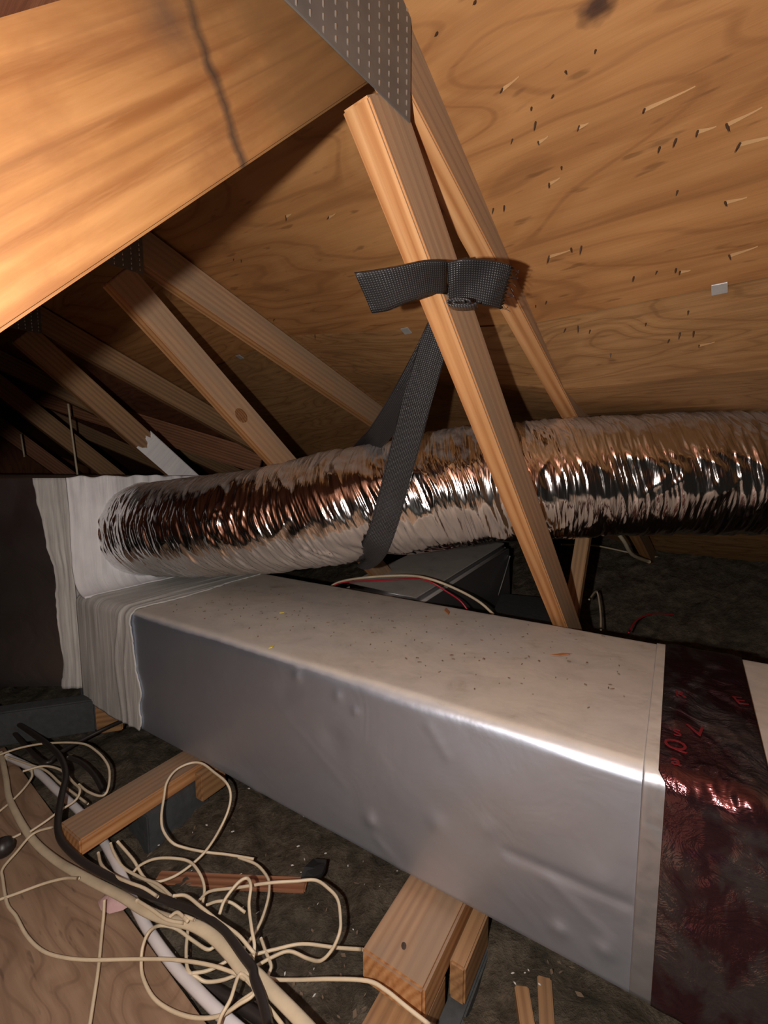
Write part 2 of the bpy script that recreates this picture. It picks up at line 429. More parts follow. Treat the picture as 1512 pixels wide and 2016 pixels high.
def on_roof(u, v):
    r = ray(u, v); a, b_ = .2, 6.0
    f = lambda k: k * r[2] - float(roof(np.dot(k * r, tv), np.dot(k * r, sv) - DS))
    for _ in range(60):
        c_ = .5 * (a + b_)
        if f(c_) > 0: b_ = c_
        else: a = c_
    p = r * a; return V(np.dot(p, tv), np.dot(p, sv) - DS, p[2])

HD = -0.39                                     # top of the trunk duct
e1 = V(math.sin(math.radians(122.06)), math.cos(math.radians(122.06)), 0); e2 = V(-e1[1], e1[0], 0)
FL = atz(260, 1205, HD)
def D3(u, v, z): return FL * V(1, 1, 0) + e1 * u + e2 * v + UP * z
ZB = -.735                                     # underside of the trunk duct
ZF = -.85                                      # insulation level

# ================================================================== STRUCTURE
# floor of loose insulation
xs = np.linspace(-3.4, 3.0, 330); ys = np.linspace(-.6, 4.2, 250)
X, Y = np.meshgrid(xs, ys, indexing='ij')
Tt = X * tv[0] + Y * tv[1]
Z = ZF + .018 * fbm(X * 4, Y * 4, 0, 3, 3) + .014 * fbm(X * 26, Y * 26, 0, 5, 3) + np.clip(Tt - 1.6, 0, 2) * .5
P = np.stack([X, Y, Z], 2)
tag(mesh_obj('floor', P.reshape(-1, 3), [tuple(reversed(q)) for q in grid_faces(len(xs), len(ys))], M_floor, M=Matrix.Translation((0, 0, ZF)), smooth=True), 'loose grey-brown blown insulation covering the attic floor', kind='structure')

# roof sheathing: plywood panels in two rows on the far slope, one row overhead
ceil = empty('ceiling', T3(RIDGE_T, .55), 'plywood roof sheathing with nail tips poking through', None, kind='structure')
tj = float(np.mean([on_roof(u, v)[0] for u, v in ((510, 727), (800, 650), (1415, 475))]))
kn = on_roof(1178, 8)
def panel(name, t0, t1, s0, s1, fz, mat, nt_, ns_):
    t = np.linspace(t0, t1, nt_); s = np.unique(np.r_[np.linspace(s0, s1, ns_), [q for q in (0, SP, 2 * SP) if s0 < q < s1]])
    Tg, Sg = np.meshgrid(t, s, indexing='ij'); Zg = fz(Tg, Sg)
    Pg = Tg[..., None] * tv + (Sg[..., None] + DS) * sv + Zg[..., None] * UP
    o = sheet(name, Pg, mat, ceil, th=.012, smooth=False, outward=V(0, 0, -1))
    # local frame: X along the ridge, Y down the slope (for the grain)
    M = frame(T3(t0, 0, 0), -sv, unit(tv * (1 if t1 > t0 else -1)), V(0, 0, 1))
    A = WM[o.name]; Mi = np.array(M.inverted() @ A)
    o.data.transform(Matrix(Mi.tolist())); WM[o.name] = M; o.matrix_basis = WM[ceil.name].inverted() @ M
    return o
M_ply = ply_mat('fir_plywood', (.36, .178, .066), (.305, .14, .048), (.195, .082, .027), knot=(-kn[1], kn[0] - RIDGE_T))
M_ply2 = ply_mat('fir_plywood_lower', (.35, .19, .08), (.29, .148, .056), (.175, .085, .032), sc=(1.6, 1.8, 1))
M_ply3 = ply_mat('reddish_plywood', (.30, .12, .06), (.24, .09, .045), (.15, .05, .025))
panel('plywood_panel', RIDGE_T, tj - .002, -2.4, 1.42, roof, M_ply, 12, 16)
panel('plywood_panel', tj + .002, tj + 1.9, -2.4, 1.42, roof, M_ply2, 12, 16)
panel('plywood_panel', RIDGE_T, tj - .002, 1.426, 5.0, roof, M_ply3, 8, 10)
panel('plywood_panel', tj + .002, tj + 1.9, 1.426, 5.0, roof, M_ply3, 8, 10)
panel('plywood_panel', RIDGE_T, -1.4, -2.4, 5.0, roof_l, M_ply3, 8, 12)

ta = np.linspace(-1.4, tj + 1.9, 12); G = np.array([[T3(t, z, 4.6) for z in (-1.0, min(float(roof(t, 4.6)), float(roof_l(t, 4.6)) if t < RIDGE_T else 9) + .05)] for t in ta])
tag(sheet('wall_far', G, M_ply3, None, th=.015, smooth=False), 'dark plywood gable at the far end of the attic', kind='structure')

# nail tips and splinters through the sheathing
NAILS = [(300, 120), (540, 325), (645, 395), (725, 350), (770, 262), (660, 448), (575, 512), (670, 520), (820, 463), (710, 672), (1060, 400), (1115, 540), (1175, 510), (1255, 480), (1360, 455), (1180, 700), (1355, 740), (505, 765), (545, 755), (710, 938), (790, 910), (828, 903), (1020, 1015), (1105, 995), (1175, 985), (1190, 995), (770, 1205), (815, 1195), (860, 1210), (935, 1297), (1065, 1185), (1220, 1140), (1150, 1245), (1190, 1220), (1240, 1215), (1410, 525), (1370, 935), (660, 1120), (700, 1105), (1260, 1265), (440, 5), (755, 612), (880, 185)]
NAILS = [(700 + x / 1.862, y / 1.862) for x, y in NAILS] + [(563, 425), (648, 427), (460, 510), (475, 512), (540, 628), (620, 660)]
SPL = {1: 1, 7: .6, 9: .7, 10: 2.2, 13: .8, 14: 1.4, 16: 1, 19: 1.5, 35: 2.0, 36: 1.4, 25: .6, 39: 1, 8: .5, 43: .7, 44: .8}
for k, (u, v) in enumerate(NAILS):
    t, s, z = on_roof(u, v)
    dn = unit(V(0, 0, -1) - tv * .5 + V(random.uniform(-.35, .35), random.uniform(-.35, .35), 0))
    b0 = T3(t, z, s) - dn * .006; L = random.uniform(.007, .016)
    a = unit(np.cross(dn, V(1, 0, 0))); c = np.cross(dn, a); r = .0014
    vs = [b0 + (a * math.cos(q) + c * math.sin(q)) * r for q in np.arange(6) * math.pi / 3] + [b0 + dn * (L * .75) + (a * math.cos(q) + c * math.sin(q)) * r for q in np.arange(6) * math.pi / 3] + [b0 + dn * (L + .006)]
    f = [(i, (i + 1) % 6, 6 + (i + 1) % 6, 6 + i) for i in range(6)] + [(6 + i, 6 + (i + 1) % 6, 12) for i in range(6)]
    mesh_obj('nail', vs, f, M_nail, ceil)
    if k in SPL:
        ln = .022 * SPL[k]; d = unit(-sv + tv * random.uniform(-.15, .15) * 1.0); d[2] = 0
        pa = T3(t, z, s) + dn * .001; e = []
        sg = unit(np.cross(d, dn))
        zr = lambda p: float(roof(np.dot(p, tv), np.dot(p, sv) - DS))
        for q, wd, up in ((0, .0009, .0022), (.4, .0008, .0016), (.8, .0005, .0010), (1, .0002, .0004)):
            for sd in (-1, 1):
                p = pa + d * ln * q + sg * wd * sd; p[2] = zr(p) - up - (.001 if sd > 0 else 0); e.append(p)
        vs = np.array(e); vs = np.vstack([vs, vs + V(0, 0, .002)])
        f = [(2 * i, 2 * i + 1, 2 * i + 3, 2 * i + 2) for i in range(3)] + [(8 + 2 * i + 2, 8 + 2 * i + 3, 8 + 2 * i + 1, 8 + 2 * i) for i in range(3)] + [(0, 1, 9, 8), (6, 7, 15, 14)]
        mesh_obj('splinter', vs, f, M_splint, ceil)
for u, v in ((510, 727), (800, 650), (1415, 475)):
    t, s, z = on_roof(u, v); p = T3(tj, float(roof(tj, s)), s)
    sl = unit(tv + UP * float(roof(1, s) - roof(0, s))); nn = unit(np.cross(sl, sv)); nn = nn * (-1 if nn[2] > 0 else 1)
    bevel_box('panel_clip', p - sv * .010 - sl * .010 + nn * .0005, sv, sl, nn, .020, .020, .0025, M_clip, ceil, .0006)

# ================================================================== TRUSSES
def line_member(name, A, B, w, th, s, mat, parent, up=True, ext=(0, 0), cut=(0, 0), bev=.002, rough=.0):
    """A, B = ends (t, z) of the lower edge on the face that looks towards the camera side"""
    d = unit(B - A); A = A - d * ext[0]; B = B + d * ext[1]
    x = tv * d[0] + UP * d[1]; y = np.cross(sv, x); y = y if y[2] > 0 else -y
    return bevel_box(name, T3(A[0], A[1], s), x, y, sv, np.linalg.norm(B - A), w, th, mat, parent, bev, rough, cut)
def gusset(parent, t0, t1, z0, z1, s, cols, rows):
    o = bevel_box('gusset_plate', T3(t0, z0, s - .0022), tv, UP, sv, t1 - t0, z1 - z0, .002, M_plate, parent, .0004)
    vs = []; f = []
    for i in range(cols):
        for j in range(rows):
            t = t0 + (i + .5) * (t1 - t0) / cols; z = z0 + (j + .5 + .25 * (i % 2)) * (z1 - z0) / rows
            if z > z1 - .004: continue
            b = len(vs); w, h, e = .0011, .0026, .0012
            for q, r in ((-w, -h), (w, -h), (w, h), (-w, h)): vs.append(T3(t + q, z + r, s - .0021))
            for q, r in ((-w * .4, -h * .2), (w * .4, -h * .2), (w * .4, h), (-w * .4, h)): vs.append(T3(t + q, z + r, s - .0021 - e))
            f += [(b + 4, b + 5, b + 6, b + 7)] + [(b + k, b + (k + 1) % 4, b + 4 + (k + 1) % 4, b + 4 + k) for k in range(4)]
    tag(mesh_obj('plate_teeth', vs, f, M_tooth, o), kind='stuff')
    return o

# truss beside the camera
A, B = tq(0, 655), tq(715, 170); dd_ = unit(B - A)
A0 = A - dd_ * .55; LB = float(np.linalg.norm(B - A0)) + .09
STREAK_X = float(np.dot(tq(455, 330) - A0, dd_)) 
M_beam = beam_mat()
tr1 = empty('roof_truss', T3(.3, -.8), 'pine roof truss with dark-streaked upper chord and black strap tied on its web', 'truss', 'roof trusses')
line_member('top_chord', A, B, .112, .038, 0, M_beam, tr1, ext=(.55, .09), bev=.0018)
wa, wb = V(.389, .787 - 1.046 * .389), V(1.125, .787 - 1.046 * 1.125)
w1 = line_member('web', wa, wb, .068, .038, 0, M_wood, tr1, ext=(.0, .42), bev=.0025, cut=(.15, 0))
ra, rb = V(.40, roof(.40, 0) - .078), V(2.6, roof(2.6, 0) - .078)
line_member('top_chord', ra, rb, .0665, .038, .0015, M_wood, tr1, ext=(.0, 0))
gusset(tr1, .22, .462, .391, .53, 0, 15, 13)

# truss behind it, and the farther ones
w2a, w2b = V(.40, .731 - .916 * .40), V(1.45, .731 - .916 * 1.45)
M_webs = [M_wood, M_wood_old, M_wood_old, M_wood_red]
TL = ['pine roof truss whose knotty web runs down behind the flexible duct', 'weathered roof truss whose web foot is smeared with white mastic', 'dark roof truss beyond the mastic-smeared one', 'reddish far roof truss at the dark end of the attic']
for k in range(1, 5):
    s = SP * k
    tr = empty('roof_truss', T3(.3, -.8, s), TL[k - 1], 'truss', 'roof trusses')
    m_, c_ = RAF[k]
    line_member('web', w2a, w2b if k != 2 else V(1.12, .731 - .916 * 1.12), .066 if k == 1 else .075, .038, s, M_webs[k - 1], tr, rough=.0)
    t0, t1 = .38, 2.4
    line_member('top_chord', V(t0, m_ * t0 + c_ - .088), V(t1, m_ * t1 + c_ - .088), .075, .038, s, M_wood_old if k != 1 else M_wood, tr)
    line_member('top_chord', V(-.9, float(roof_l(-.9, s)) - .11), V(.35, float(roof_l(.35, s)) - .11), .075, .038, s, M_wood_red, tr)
    gusset(tr, .27, .47, .40, .50, s, 12, 10)

w2 = [o for o in bpy.data.objects if o.name.startswith('web') and o.parent and o.parent.name == 'roof_truss.001'][0]
kc = tq(475, 818, SP); xx = unit(V(1, -.916)); vs = []; 
for r_, e_ in ((1, 0), (.8, .0006), (.55, .0003), (.5, .0008)):
    vs += [T3(*(kc + xx * math.cos(a) * .021 * r_ + V(-xx[1], xx[0]) * math.sin(a) * .015 * r_), SP - .0002 - e_) for a in np.arange(16) * math.pi / 8]
mesh_obj('knot', vs, grid_faces(4, 16, True) + [tuple(48 + i for i in range(16))], wood('knot_wood', (.27, .13, .05), (.20, .09, .035), (.11, .045, .018), ring=60), w2)

# ================================================================== TRUNK DUCT
WD = .505; UL, UR = -.32, 1.85; RC = .022
duct = empty('trunk_duct', D3(.8, .25, ZB), 'long rectangular foil-faced trunk duct with dusty top and printed tape band', 'duct')
def duct_profile(n_top, n_side, off=0.0):
    """closed loop in (v, z): front bottom -> front -> top -> back -> bottom"""
    pts = []
    for k in np.linspace(0, 1, n_side): pts.append((0 - off, ZB + RC + (HD - RC - ZB - RC) * k))
    for a in np.linspace(0, math.pi / 2, 7)[1:-1]: pts.append((RC - (RC + off) * math.cos(a), HD - RC + (RC + off) * math.sin(a)))
    for k in np.linspace(0, 1, n_top): pts.append((RC + (WD - 2 * RC) * k, HD + off))
    for a in np.linspace(0, math.pi / 2, 7)[1:-1]: pts.append((WD - RC + (RC + off) * math.sin(a), HD - RC + (RC + off) * math.cos(a)))
    for k in np.linspace(0, 1, 8): pts.append((WD + off, HD - RC + (ZB - HD + 2 * RC) * k))
    for k in np.linspace(0, 1, 8): pts.append((WD - RC + (2 * RC - WD) * k, ZB - off))
    return np.array(pts)
pr = duct_profile(70, 56); us = np.linspace(UL, UR, 400)
U = us[:, None] * np.ones(len(pr)); Vv = np.ones(len(us))[:, None] * pr[:, 0]; Zz = np.ones(len(us))[:, None] * pr[:, 1]
front = Vv < .001; top = Zz > HD - .001
out_v = np.where(front, -1.0, 0); out_z = np.where(top, 1.0, 0)
disp = .0012 * fbm(U * 3.5, Vv * 5, Zz * 6, 11, 3)
disp -= .0007 * np.abs(fbm(U * 5 + Zz * 9, Zz * 3 - U * 2, 0, 21, 2)) * front
DENT = [((730, 1615), .005, .010), ((1100, 1830), .004, .008), ((585, 1332), .004, .008), ((665, 1370), .003, .007), ((655, 1455), -.003, .02), ((960, 1630), .002, .012), ((1180, 1740), .002, .02), ((980, 1640), -.002, .03), ((1190, 1870), .004, .008), ((560, 1360), -.002, .018), ((700, 1400), .003, .006), ((860, 1620), .003, .012), ((505, 1560), .002, .008)]
for (pu, pv), a, r in DENT:
    p = atpl(pu, pv, FL, e2); q = p - FL; du = np.dot(q, e1)
    disp += front * a * np.exp(-((U - du) ** 2 + (Zz - p[2]) ** 2) / (2 * r * r))
for (a0, a1), (b0, b1), amp in (((1000, 1680), (1235, 1780), -.002), ((845, 1430), (880, 1490), .0012), ((560, 1405), (680, 1550), .0007), ((740, 1650), (790, 1710), .0012), ((1080, 1890 - 160), (1200, 1850), .0012)):
    pa = atpl(a0, a1, FL, e2); pb = atpl(b0, b1, FL, e2); ua, ub = np.dot(pa - FL, e1), np.dot(pb - FL, e1)
    dx, dz = ub - ua, pb[2] - pa[2]; tt = np.clip(((U - ua) * dx + (Zz - pa[2]) * dz) / (dx * dx + dz * dz), 0, 1)
    d2 = (U - ua - dx * tt) ** 2 + (Zz - pa[2] - dz * tt) ** 2
    disp += front * amp * np.exp(-d2 / (2 * .006 ** 2))
Vv = Vv + out_v * disp; Zz = Zz + out_z * disp
Zz += np.where(Zz < ZB + .03, -.003 * np.clip((U - .3) / 1, 0, 1), 0)
P = FL * V(1, 1, 0) + U[..., None] * e1 + Vv[..., None] * e2 + Zz[..., None] * UP
vs = P.reshape(-1, 3); npf = len(pr); f = grid_faces(len(us), npf, True) + [tuple(range(npf)), tuple(len(vs) - 1 - k for k in range(npf))]
db = mesh_obj('duct_body', vs, f, M_foil, duct, M=frame(D3(0, 0, ZB), e1, e2, UP), smooth=True)
bm = bmesh.new(); bm.from_mesh(db.data); bmesh.ops.recalc_face_normals(bm, faces=bm.faces); bm.to_mesh(db.data); bm.free()

def wrap_tape(name, uL, uR, off, mat, nU, wr, seed, jag=0.0):
    loop = duct_profile(60, 50, off); loop = loop[:50 + 5 + 60 + 5 + 8]
    L = np.r_[0, np.cumsum(np.linalg.norm(np.diff(loop, axis=0), axis=1))]
    w = np.linspace(0, L[-1], 190); vv = np.interp(w, L, loop[:, 0]); zz = np.interp(w, L, loop[:, 1])
    k = np.linspace(0, 1, nU); l_, r_ = uL(vv, zz), uR(vv, zz)
    Ug = l_[None] + (r_ - l_)[None] * k[:, None]
    Ug += jag * vn(w * 90, 0, 0, seed)[None] * (k[:, None] - .5) * 2
    cv, cz = WD / 2, (HD + ZB) / 2
    tv_, tz_ = np.gradient(vv), np.gradient(zz); ln = np.hypot(tv_, tz_); nv_, nz_ = -tz_ / ln, tv_ / ln
    dsp = wr * (np.abs(fbm(Ug * 22 + w[None] * 9, w[None] * 16 - Ug * 6, 0, seed, 3)) + .0)
    edge = np.exp(-((w - 0.335)[None] ** 2) / .0012)
    dsp = dsp + edge * wr * 1.6 * np.abs(fbm(Ug * 40, w[None] * 50, 0, seed + 4, 3)) * np.clip((k[:, None] - .1) * 3, 0, 1)
    dsp = dsp * np.clip(np.minimum(k, 1 - k)[:, None] * 7, .12, 1)
    Pv = vv[None] + nv_[None] * dsp; Pz = zz[None] + nz_[None] * dsp
    Pg = FL * V(1, 1, 0) + Ug[..., None] * e1 + Pv[..., None] * e2 + Pz[..., None] * UP
    uv = np.stack([Ug, np.broadcast_to(w[None], Ug.shape)], 2)
    return sheet(name, Pg, mat, duct, th=.0012, uv=uv, outward=None)
isf = lambda vv, zz: np.clip((HD - zz) / .01, 0, 1)
wrap_tape('silver_tape', lambda v, z: 1.182 + .008 * v + 0 * z, lambda v, z: 1.222 + 0 * v, .0022, M_tape_s, 14, .0012, 41)
wrap_tape('printed_tape', lambda v, z: 1.199 + .0085 * isf(v, z) + .006 * v, lambda v, z: 1.315 + .035 * np.clip(v, 0, 1) + .06 * isf(v, z) * np.clip((HD - z) * 6, 0, 1), .0042, M_tape, 60, .0036, 43, 0.0)
# red print on the tape (fragments of letters)
def glyph(txt, u, v, size, rot, z=None):
    cu = bpy.data.curves.new('tape_lettering', 'FONT'); cu.body = txt; cu.size = size; cu.align_x = 'CENTER'; cu.align_y = 'CENTER'; cu.extrude = .0004; cu.resolution_u = 3
    o = bpy.data.objects.new('tape_lettering', cu); C.objects.link(o)
    dg = bpy.context.evaluated_depsgraph_get(); me = bpy.data.meshes.new_from_object(o.evaluated_get(dg)); bpy.data.objects.remove(o)
    me.materials.clear(); me.materials.append(M_print); me.name = 'tape_lettering'
    ca, sa = math.cos(rot), math.sin(rot)
    M = frame(D3(u, v, HD + .0082), e1 * ca + e2 * sa, -e1 * sa + e2 * ca, UP)
    return link(bpy.data.objects.new('tape_lettering', me), duct, M)
for px, py, t_, sz, rt in ((1309, 1472, 'Q', .036, .15), (1313, 1448, 'S', .026, .1), (1308, 1503, 'a', .03, .1), (1322, 1372, 'R', .028, .1), (1353, 1445, 'V', .04, .2), (1438, 1385, 'E', .035, .3)):
    q = atz(px, py, HD) - FL; glyph(t_, np.dot(q, e1) + .012, np.dot(q, e2), sz, rt)
# crumbs lying on the duct top
def chips(name, n, mat, parent, fn, lo, hi, seed, kind='stuff'):
    r = random.Random(seed); vs = []; f = []
    for _ in range(n):
        p = fn(r); L = r.uniform(lo, hi); w = L * r.uniform(.2, .6); a = r.uniform(0, 6.28); b = len(vs); h = r.uniform(.0006, .002)
        dx = V(math.cos(a), math.sin(a), 0); dy = V(-dx[1], dx[0], 0)
        for q, s_ in ((-1, 0), (-.2, -1), (1, -.2), (.3, 1)):
            vs.append(p + dx * L * .5 * q + dy * w * .5 * s_)
        for q, s_ in ((-1, 0), (-.2, -1), (1, -.2), (.3, 1)):
            vs.append(p + dx * L * .45 * q + dy * w * .45 * s_ + UP * h)
        f += [(b + 4, b + 5, b + 6, b + 7)] + [(b + k, b + (k + 1) % 4, b + 4 + (k + 1) % 4, b + 4 + k) for k in range(4)]
    o = mesh_obj(name, vs, f, mat, parent)
    return tag(o, kind=kind) if kind else o
tag(chips('dirt_specks', 200, M_chip, None, lambda r: D3(r.uniform(.02, 1.15), r.triangular(.03, .49, .2), HD + .001), .002, .009, 3), 'scattered brown dirt crumbs on the dusty top of the trunk duct', 'debris')
for (pu, pv, L, mt, lb) in ((535, 1275, .02, M_chip_y, 'small yellow flake near the front edge of the trunk duct top'), (555, 1208, .012, M_chip_y, 'tiny yellow speck towards the back of the trunk duct top'), (1105, 1290, .05, M_chip_o, 'thin orange wood sliver on the trunk duct top'), (880, 1205, .05, M_chip_o, 'pale orange wood shaving at the back edge of the trunk duct top')):
    q = atz(pu, pv, HD); o = chips('wood_sliver' if mt is M_chip_o else 'paint_flake', 1, mt, None, lambda r: q + UP * .0015, L, L * 1.1, pu, kind=None); tag(o, lb, 'debris')

# ================================================================== PLENUM AND MASTIC
ZT = -.042
Bc = D3(UL + .02, 0, 0)[:2]
fd = unit(V(-1, -.03))                          # the plenum's front face turns to run left
Pc = [Bc, Bc + fd * 1.5, Bc + fd * 1.5 + V(.15, .75), Bc + e2[:2] * .475]
ple = empty('plenum_box', V(*(np.mean(Pc, 0)), -.68), 'tall dark foil-faced plenum box sealed with brushed white mastic', 'plenum')
ZPB = -.675
def rounded_poly(pts, r, n=5):
    out = []
    for i, p in enumerate(pts):
        a, b = unit(pts[i - 1] - p), unit(pts[(i + 1) % len(pts)] - p)
        for k in range(n):
            t = k / (n - 1); out.append((1 - t) ** 2 * (p + a * r) + 2 * t * (1 - t) * p + t * t * (p + b * r))
    return np.array(out)
rp = rounded_poly(Pc, .02)
zs = np.linspace(ZPB, ZT, 12); vs = np.concatenate([np.c_[rp, np.full(len(rp), z)] for z in zs]); m_ = len(rp)
f = grid_faces(len(zs), m_, True) + [tuple(range(m_)), tuple(len(vs) - 1 - k for k in range(m_))]
o = mesh_obj('plenum_body', vs, f, M_foil_dark, ple, smooth=False)
bm = bmesh.new(); bm.from_mesh(o.data); bmesh.ops.recalc_face_normals(bm, faces=bm.faces); bm.to_mesh(o.data); bm.free()

# mastic on the collar side (faces along the duct), sweeping out over the duct top
vv = np.linspace(-.006, .478, 70)
zz = np.linspace(0, 1, 70)
prof = []
uR0 = UL + .02
for k in zz:
    if k < .72: prof.append((uR0 + .007, ZT + .004 + (HD + .055 - ZT) * k / .72))
    else:
        a = (k - .72) / .28 * math.pi / 2; prof.append((uR0 + .007 + .055 * (1 - math.cos(a)), HD + .059 - .053 * math.sin(a)))
prof = np.array(prof)
Ug = prof[:, 0][:, None] + 0 * vv[None]; Zg = prof[:, 1][:, None] + 0 * vv[None]; Vg = vv[None] + 0 * zz[:, None]
Ug = Ug + .004 * fbm(Vg * 40, Zg * 8, 0, 61, 3)
Zg = Zg + .005 * vn(Vg * 30, 0, 0, 5) * (zz[:, None] < .02)
Pg = FL * V(1, 1, 0) + Ug[..., None] * e1 + Vg[..., None] * e2 + Zg[..., None] * UP
sheet('collar_mastic', Pg, M_mastic, ple, th=.006, outward=e1, uv=np.stack([Vg, Zg], 2))
# band brushed over the duct top and down its front
loop = duct_profile(60, 60, .0035)[:60 + 5 + 60]
L = np.r_[0, np.cumsum(np.linalg.norm(np.diff(loop, axis=0), axis=1))]; w = np.linspace(0.0, L[-1] - .01, 150)
lv, lz = np.interp(w, L, loop[:, 0]), np.interp(w, L, loop[:, 1])
topk = np.clip((w - .32) / .03, 0, 1)
edge = .0 + .008 * fbm(w * 9, 0, 0, 71, 4) + .002 * vn(w * 160, 0, 0, 8) + .02 * np.exp(-((w - .02) / .03) ** 2) - .03 * topk * np.clip((lv - .25) * 4, 0, 1) + .015 * np.exp(-((w - .10) / .05) ** 2)
k = np.linspace(0, 1, 60)
u0 = uR0 + .004 + 0 * w
Ug = u0[None] + (edge - u0)[None] * k[:, None]
lowcut = np.clip((.10 - k) / .1, 0, 1)
tv_, tz_ = np.gradient(lv), np.gradient(lz); ln = np.hypot(tv_, tz_); nv_, nz_ = -tz_ / ln, tv_ / ln
wg = w[None] + 0 * k[:, None]
dsp = .0018 * np.abs(fbm(Ug * 26, wg * 3, 0, 77, 3)) + .0035 * np.exp(-((Ug - (-.07 + .02 * vn(wg * 6, 0, 0, 3))) / .006) ** 2) + .003 * np.exp(-((Ug - (-.03 + .02 * vn(wg * 7, 5, 0, 3))) / .005) ** 2)
Pv, Pz = lv[None] + nv_[None] * dsp, lz[None] + nz_[None] * dsp
Pz = np.where((w < .02)[None], Pz + .008 * vn(Ug * 16, 1, 0, 9) - .006, Pz)
Pg = FL * V(1, 1, 0) + Ug[..., None] * e1 + Pv[..., None] * e2 + Pz[..., None] * UP
sheet('duct_mastic', Pg, M_mastic_thin, ple, th=.003, outward=None, uv=np.stack([Ug, wg], 2))
# band on the plenum's front face beside the corner
k = np.linspace(0, 1, 40); z = np.linspace(0, 1, 70)
zz = ZT + .002 + (ZPB - .008 - ZT) * z
wid = .055 + .045 * np.clip(1 - z * 2.2, 0, 1) + .006 * fbm(z * 9, 0, 0, 91, 4) 
Bp = V(*Bc, 0); fd3 = V(*fd, 0); nf = V(fd[1], -fd[0], 0); nf = nf * (-1 if nf[1] > 0 else 1)
Pg = Bp + (k[:, None] * wid[None])[..., None] * fd3 + nf * (.005 + .002 * vn(k[:, None] * 9, z[None] * 3, 0, 4))[..., None] + (zz[None] + 0 * k[:, None])[..., None] * UP
sheet('corner_mastic', Pg, M_mastic_thin, ple, th=.005, outward=nf, uv=np.stack([k[:, None] * wid[None], zz[None] + 0 * k[:, None]], 2))
# splash of mastic on the foot of the truss web behind
x = unit(tv - UP * .916); y = np.cross(sv, x); y = y if y[2] > 0 else -y
A3 = T3(.74, .731 - .916 * .74, 2 * SP)
k = np.linspace(0, 1, 40); q = np.linspace(0, 1, 20)
end0 = -.0 + .022 * fbm(q * 5, 0, 0, 15, 4) + .03 * np.exp(-((q - .0) / .12) ** 2) * -1
Lg = end0[None] + (.235 - end0)[None] * k[:, None]
Pg = A3 + Lg[..., None] * x + ((q * .081 - .003)[None] + 0 * k[:, None])[..., None] * y - sv * .004
sheet('web_mastic', Pg, M_mastic, ple, th=.004, outward=-sv, uv=np.stack([Lg, q[None] * .08 + 0 * Lg], 2))

# ================================================================== FLEXIBLE DUCT
FP = [(205, 1040, 1.64), (300, 1041, 1.50), (400, 1036, 1.37), (500, 1027, 1.28), (600, 1012, 1.22), (700, 993, 1.17), (800, 977, 1.14), (900, 961, 1.12), (1000, 951, 1.10), (1100, 943, 1.09), (1250, 936, 1.08), (1400, 932, 1.075), (1560, 930, 1.07), (1800, 925, 1.07), (2150, 920, 1.07)]
Pf, LF = resample(catmull([atd(*p) for p in FP], 10), 1500)
NTH = 170
T_, N_, B_ = frames(Pf)
th = np.linspace(0, 2 * math.pi, NTH, endpoint=False); l = np.linspace(0, LF, len(Pf))
Lg, Th = np.meshgrid(l, th, indexing='ij'); cx, cy = np.cos(Th), np.sin(Th)
R0 = np.interp(l / LF, [0, .15, .3, .45, .6, .75, 1], [.148, .146, .143, .139, .137, .137, .137]) + .003 * vn(l * 6, 0, 0, 2)
sl = Lg + .035 * np.sin(Th + 1.0)
wr = 0
for fr, am, sd in ((26, .0026, 1), (58, .0027, 2), (120, .0020, 3), (230, .0008, 4)):
    n_ = vn(sl * fr + 1.5 * vn(cx * 2, cy * 2, Lg * 4, sd + 40), cx * 1.5 + 7, cy * 1.5 + Lg * 2, sd)
    wr = wr + am * (1 - 2 * np.abs(n_))
wr += .004 * vn(Lg * 9, cx * 1.5, cy * 1.5, 30)
kst = int(np.argmin(np.abs(756 + FPX * Pf[:, 0] / (Pf[:, 1] * cp - Pf[:, 2] * sp) - 735))); ls = l[kst]
R = R0[:, None] + wr - .012 * np.exp(-((Lg - ls) / .05) ** 2) * np.clip(.3 - cx, 0, 1)
R *= np.interp(Lg, [0, .02, .06], [.88, .96, 1.0])
Pg = Pf[:, None, :] + R[..., None] * (cx[..., None] * N_[:, None, :] + cy[..., None] * B_[:, None, :])
uv = np.stack([Lg, Th * .16], 2)
vs = Pg.reshape(-1, 3); f = grid_faces(len(l), NTH, True) + [tuple(range(NTH)), tuple(len(vs) - 1 - k for k in range(NTH))]
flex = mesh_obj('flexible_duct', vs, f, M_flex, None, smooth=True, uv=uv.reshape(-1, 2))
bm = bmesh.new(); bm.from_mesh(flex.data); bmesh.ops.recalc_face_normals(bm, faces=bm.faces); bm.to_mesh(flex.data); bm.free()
tag(flex, 'round crinkled silver foil flexible duct hanging in a black strap', 'duct')

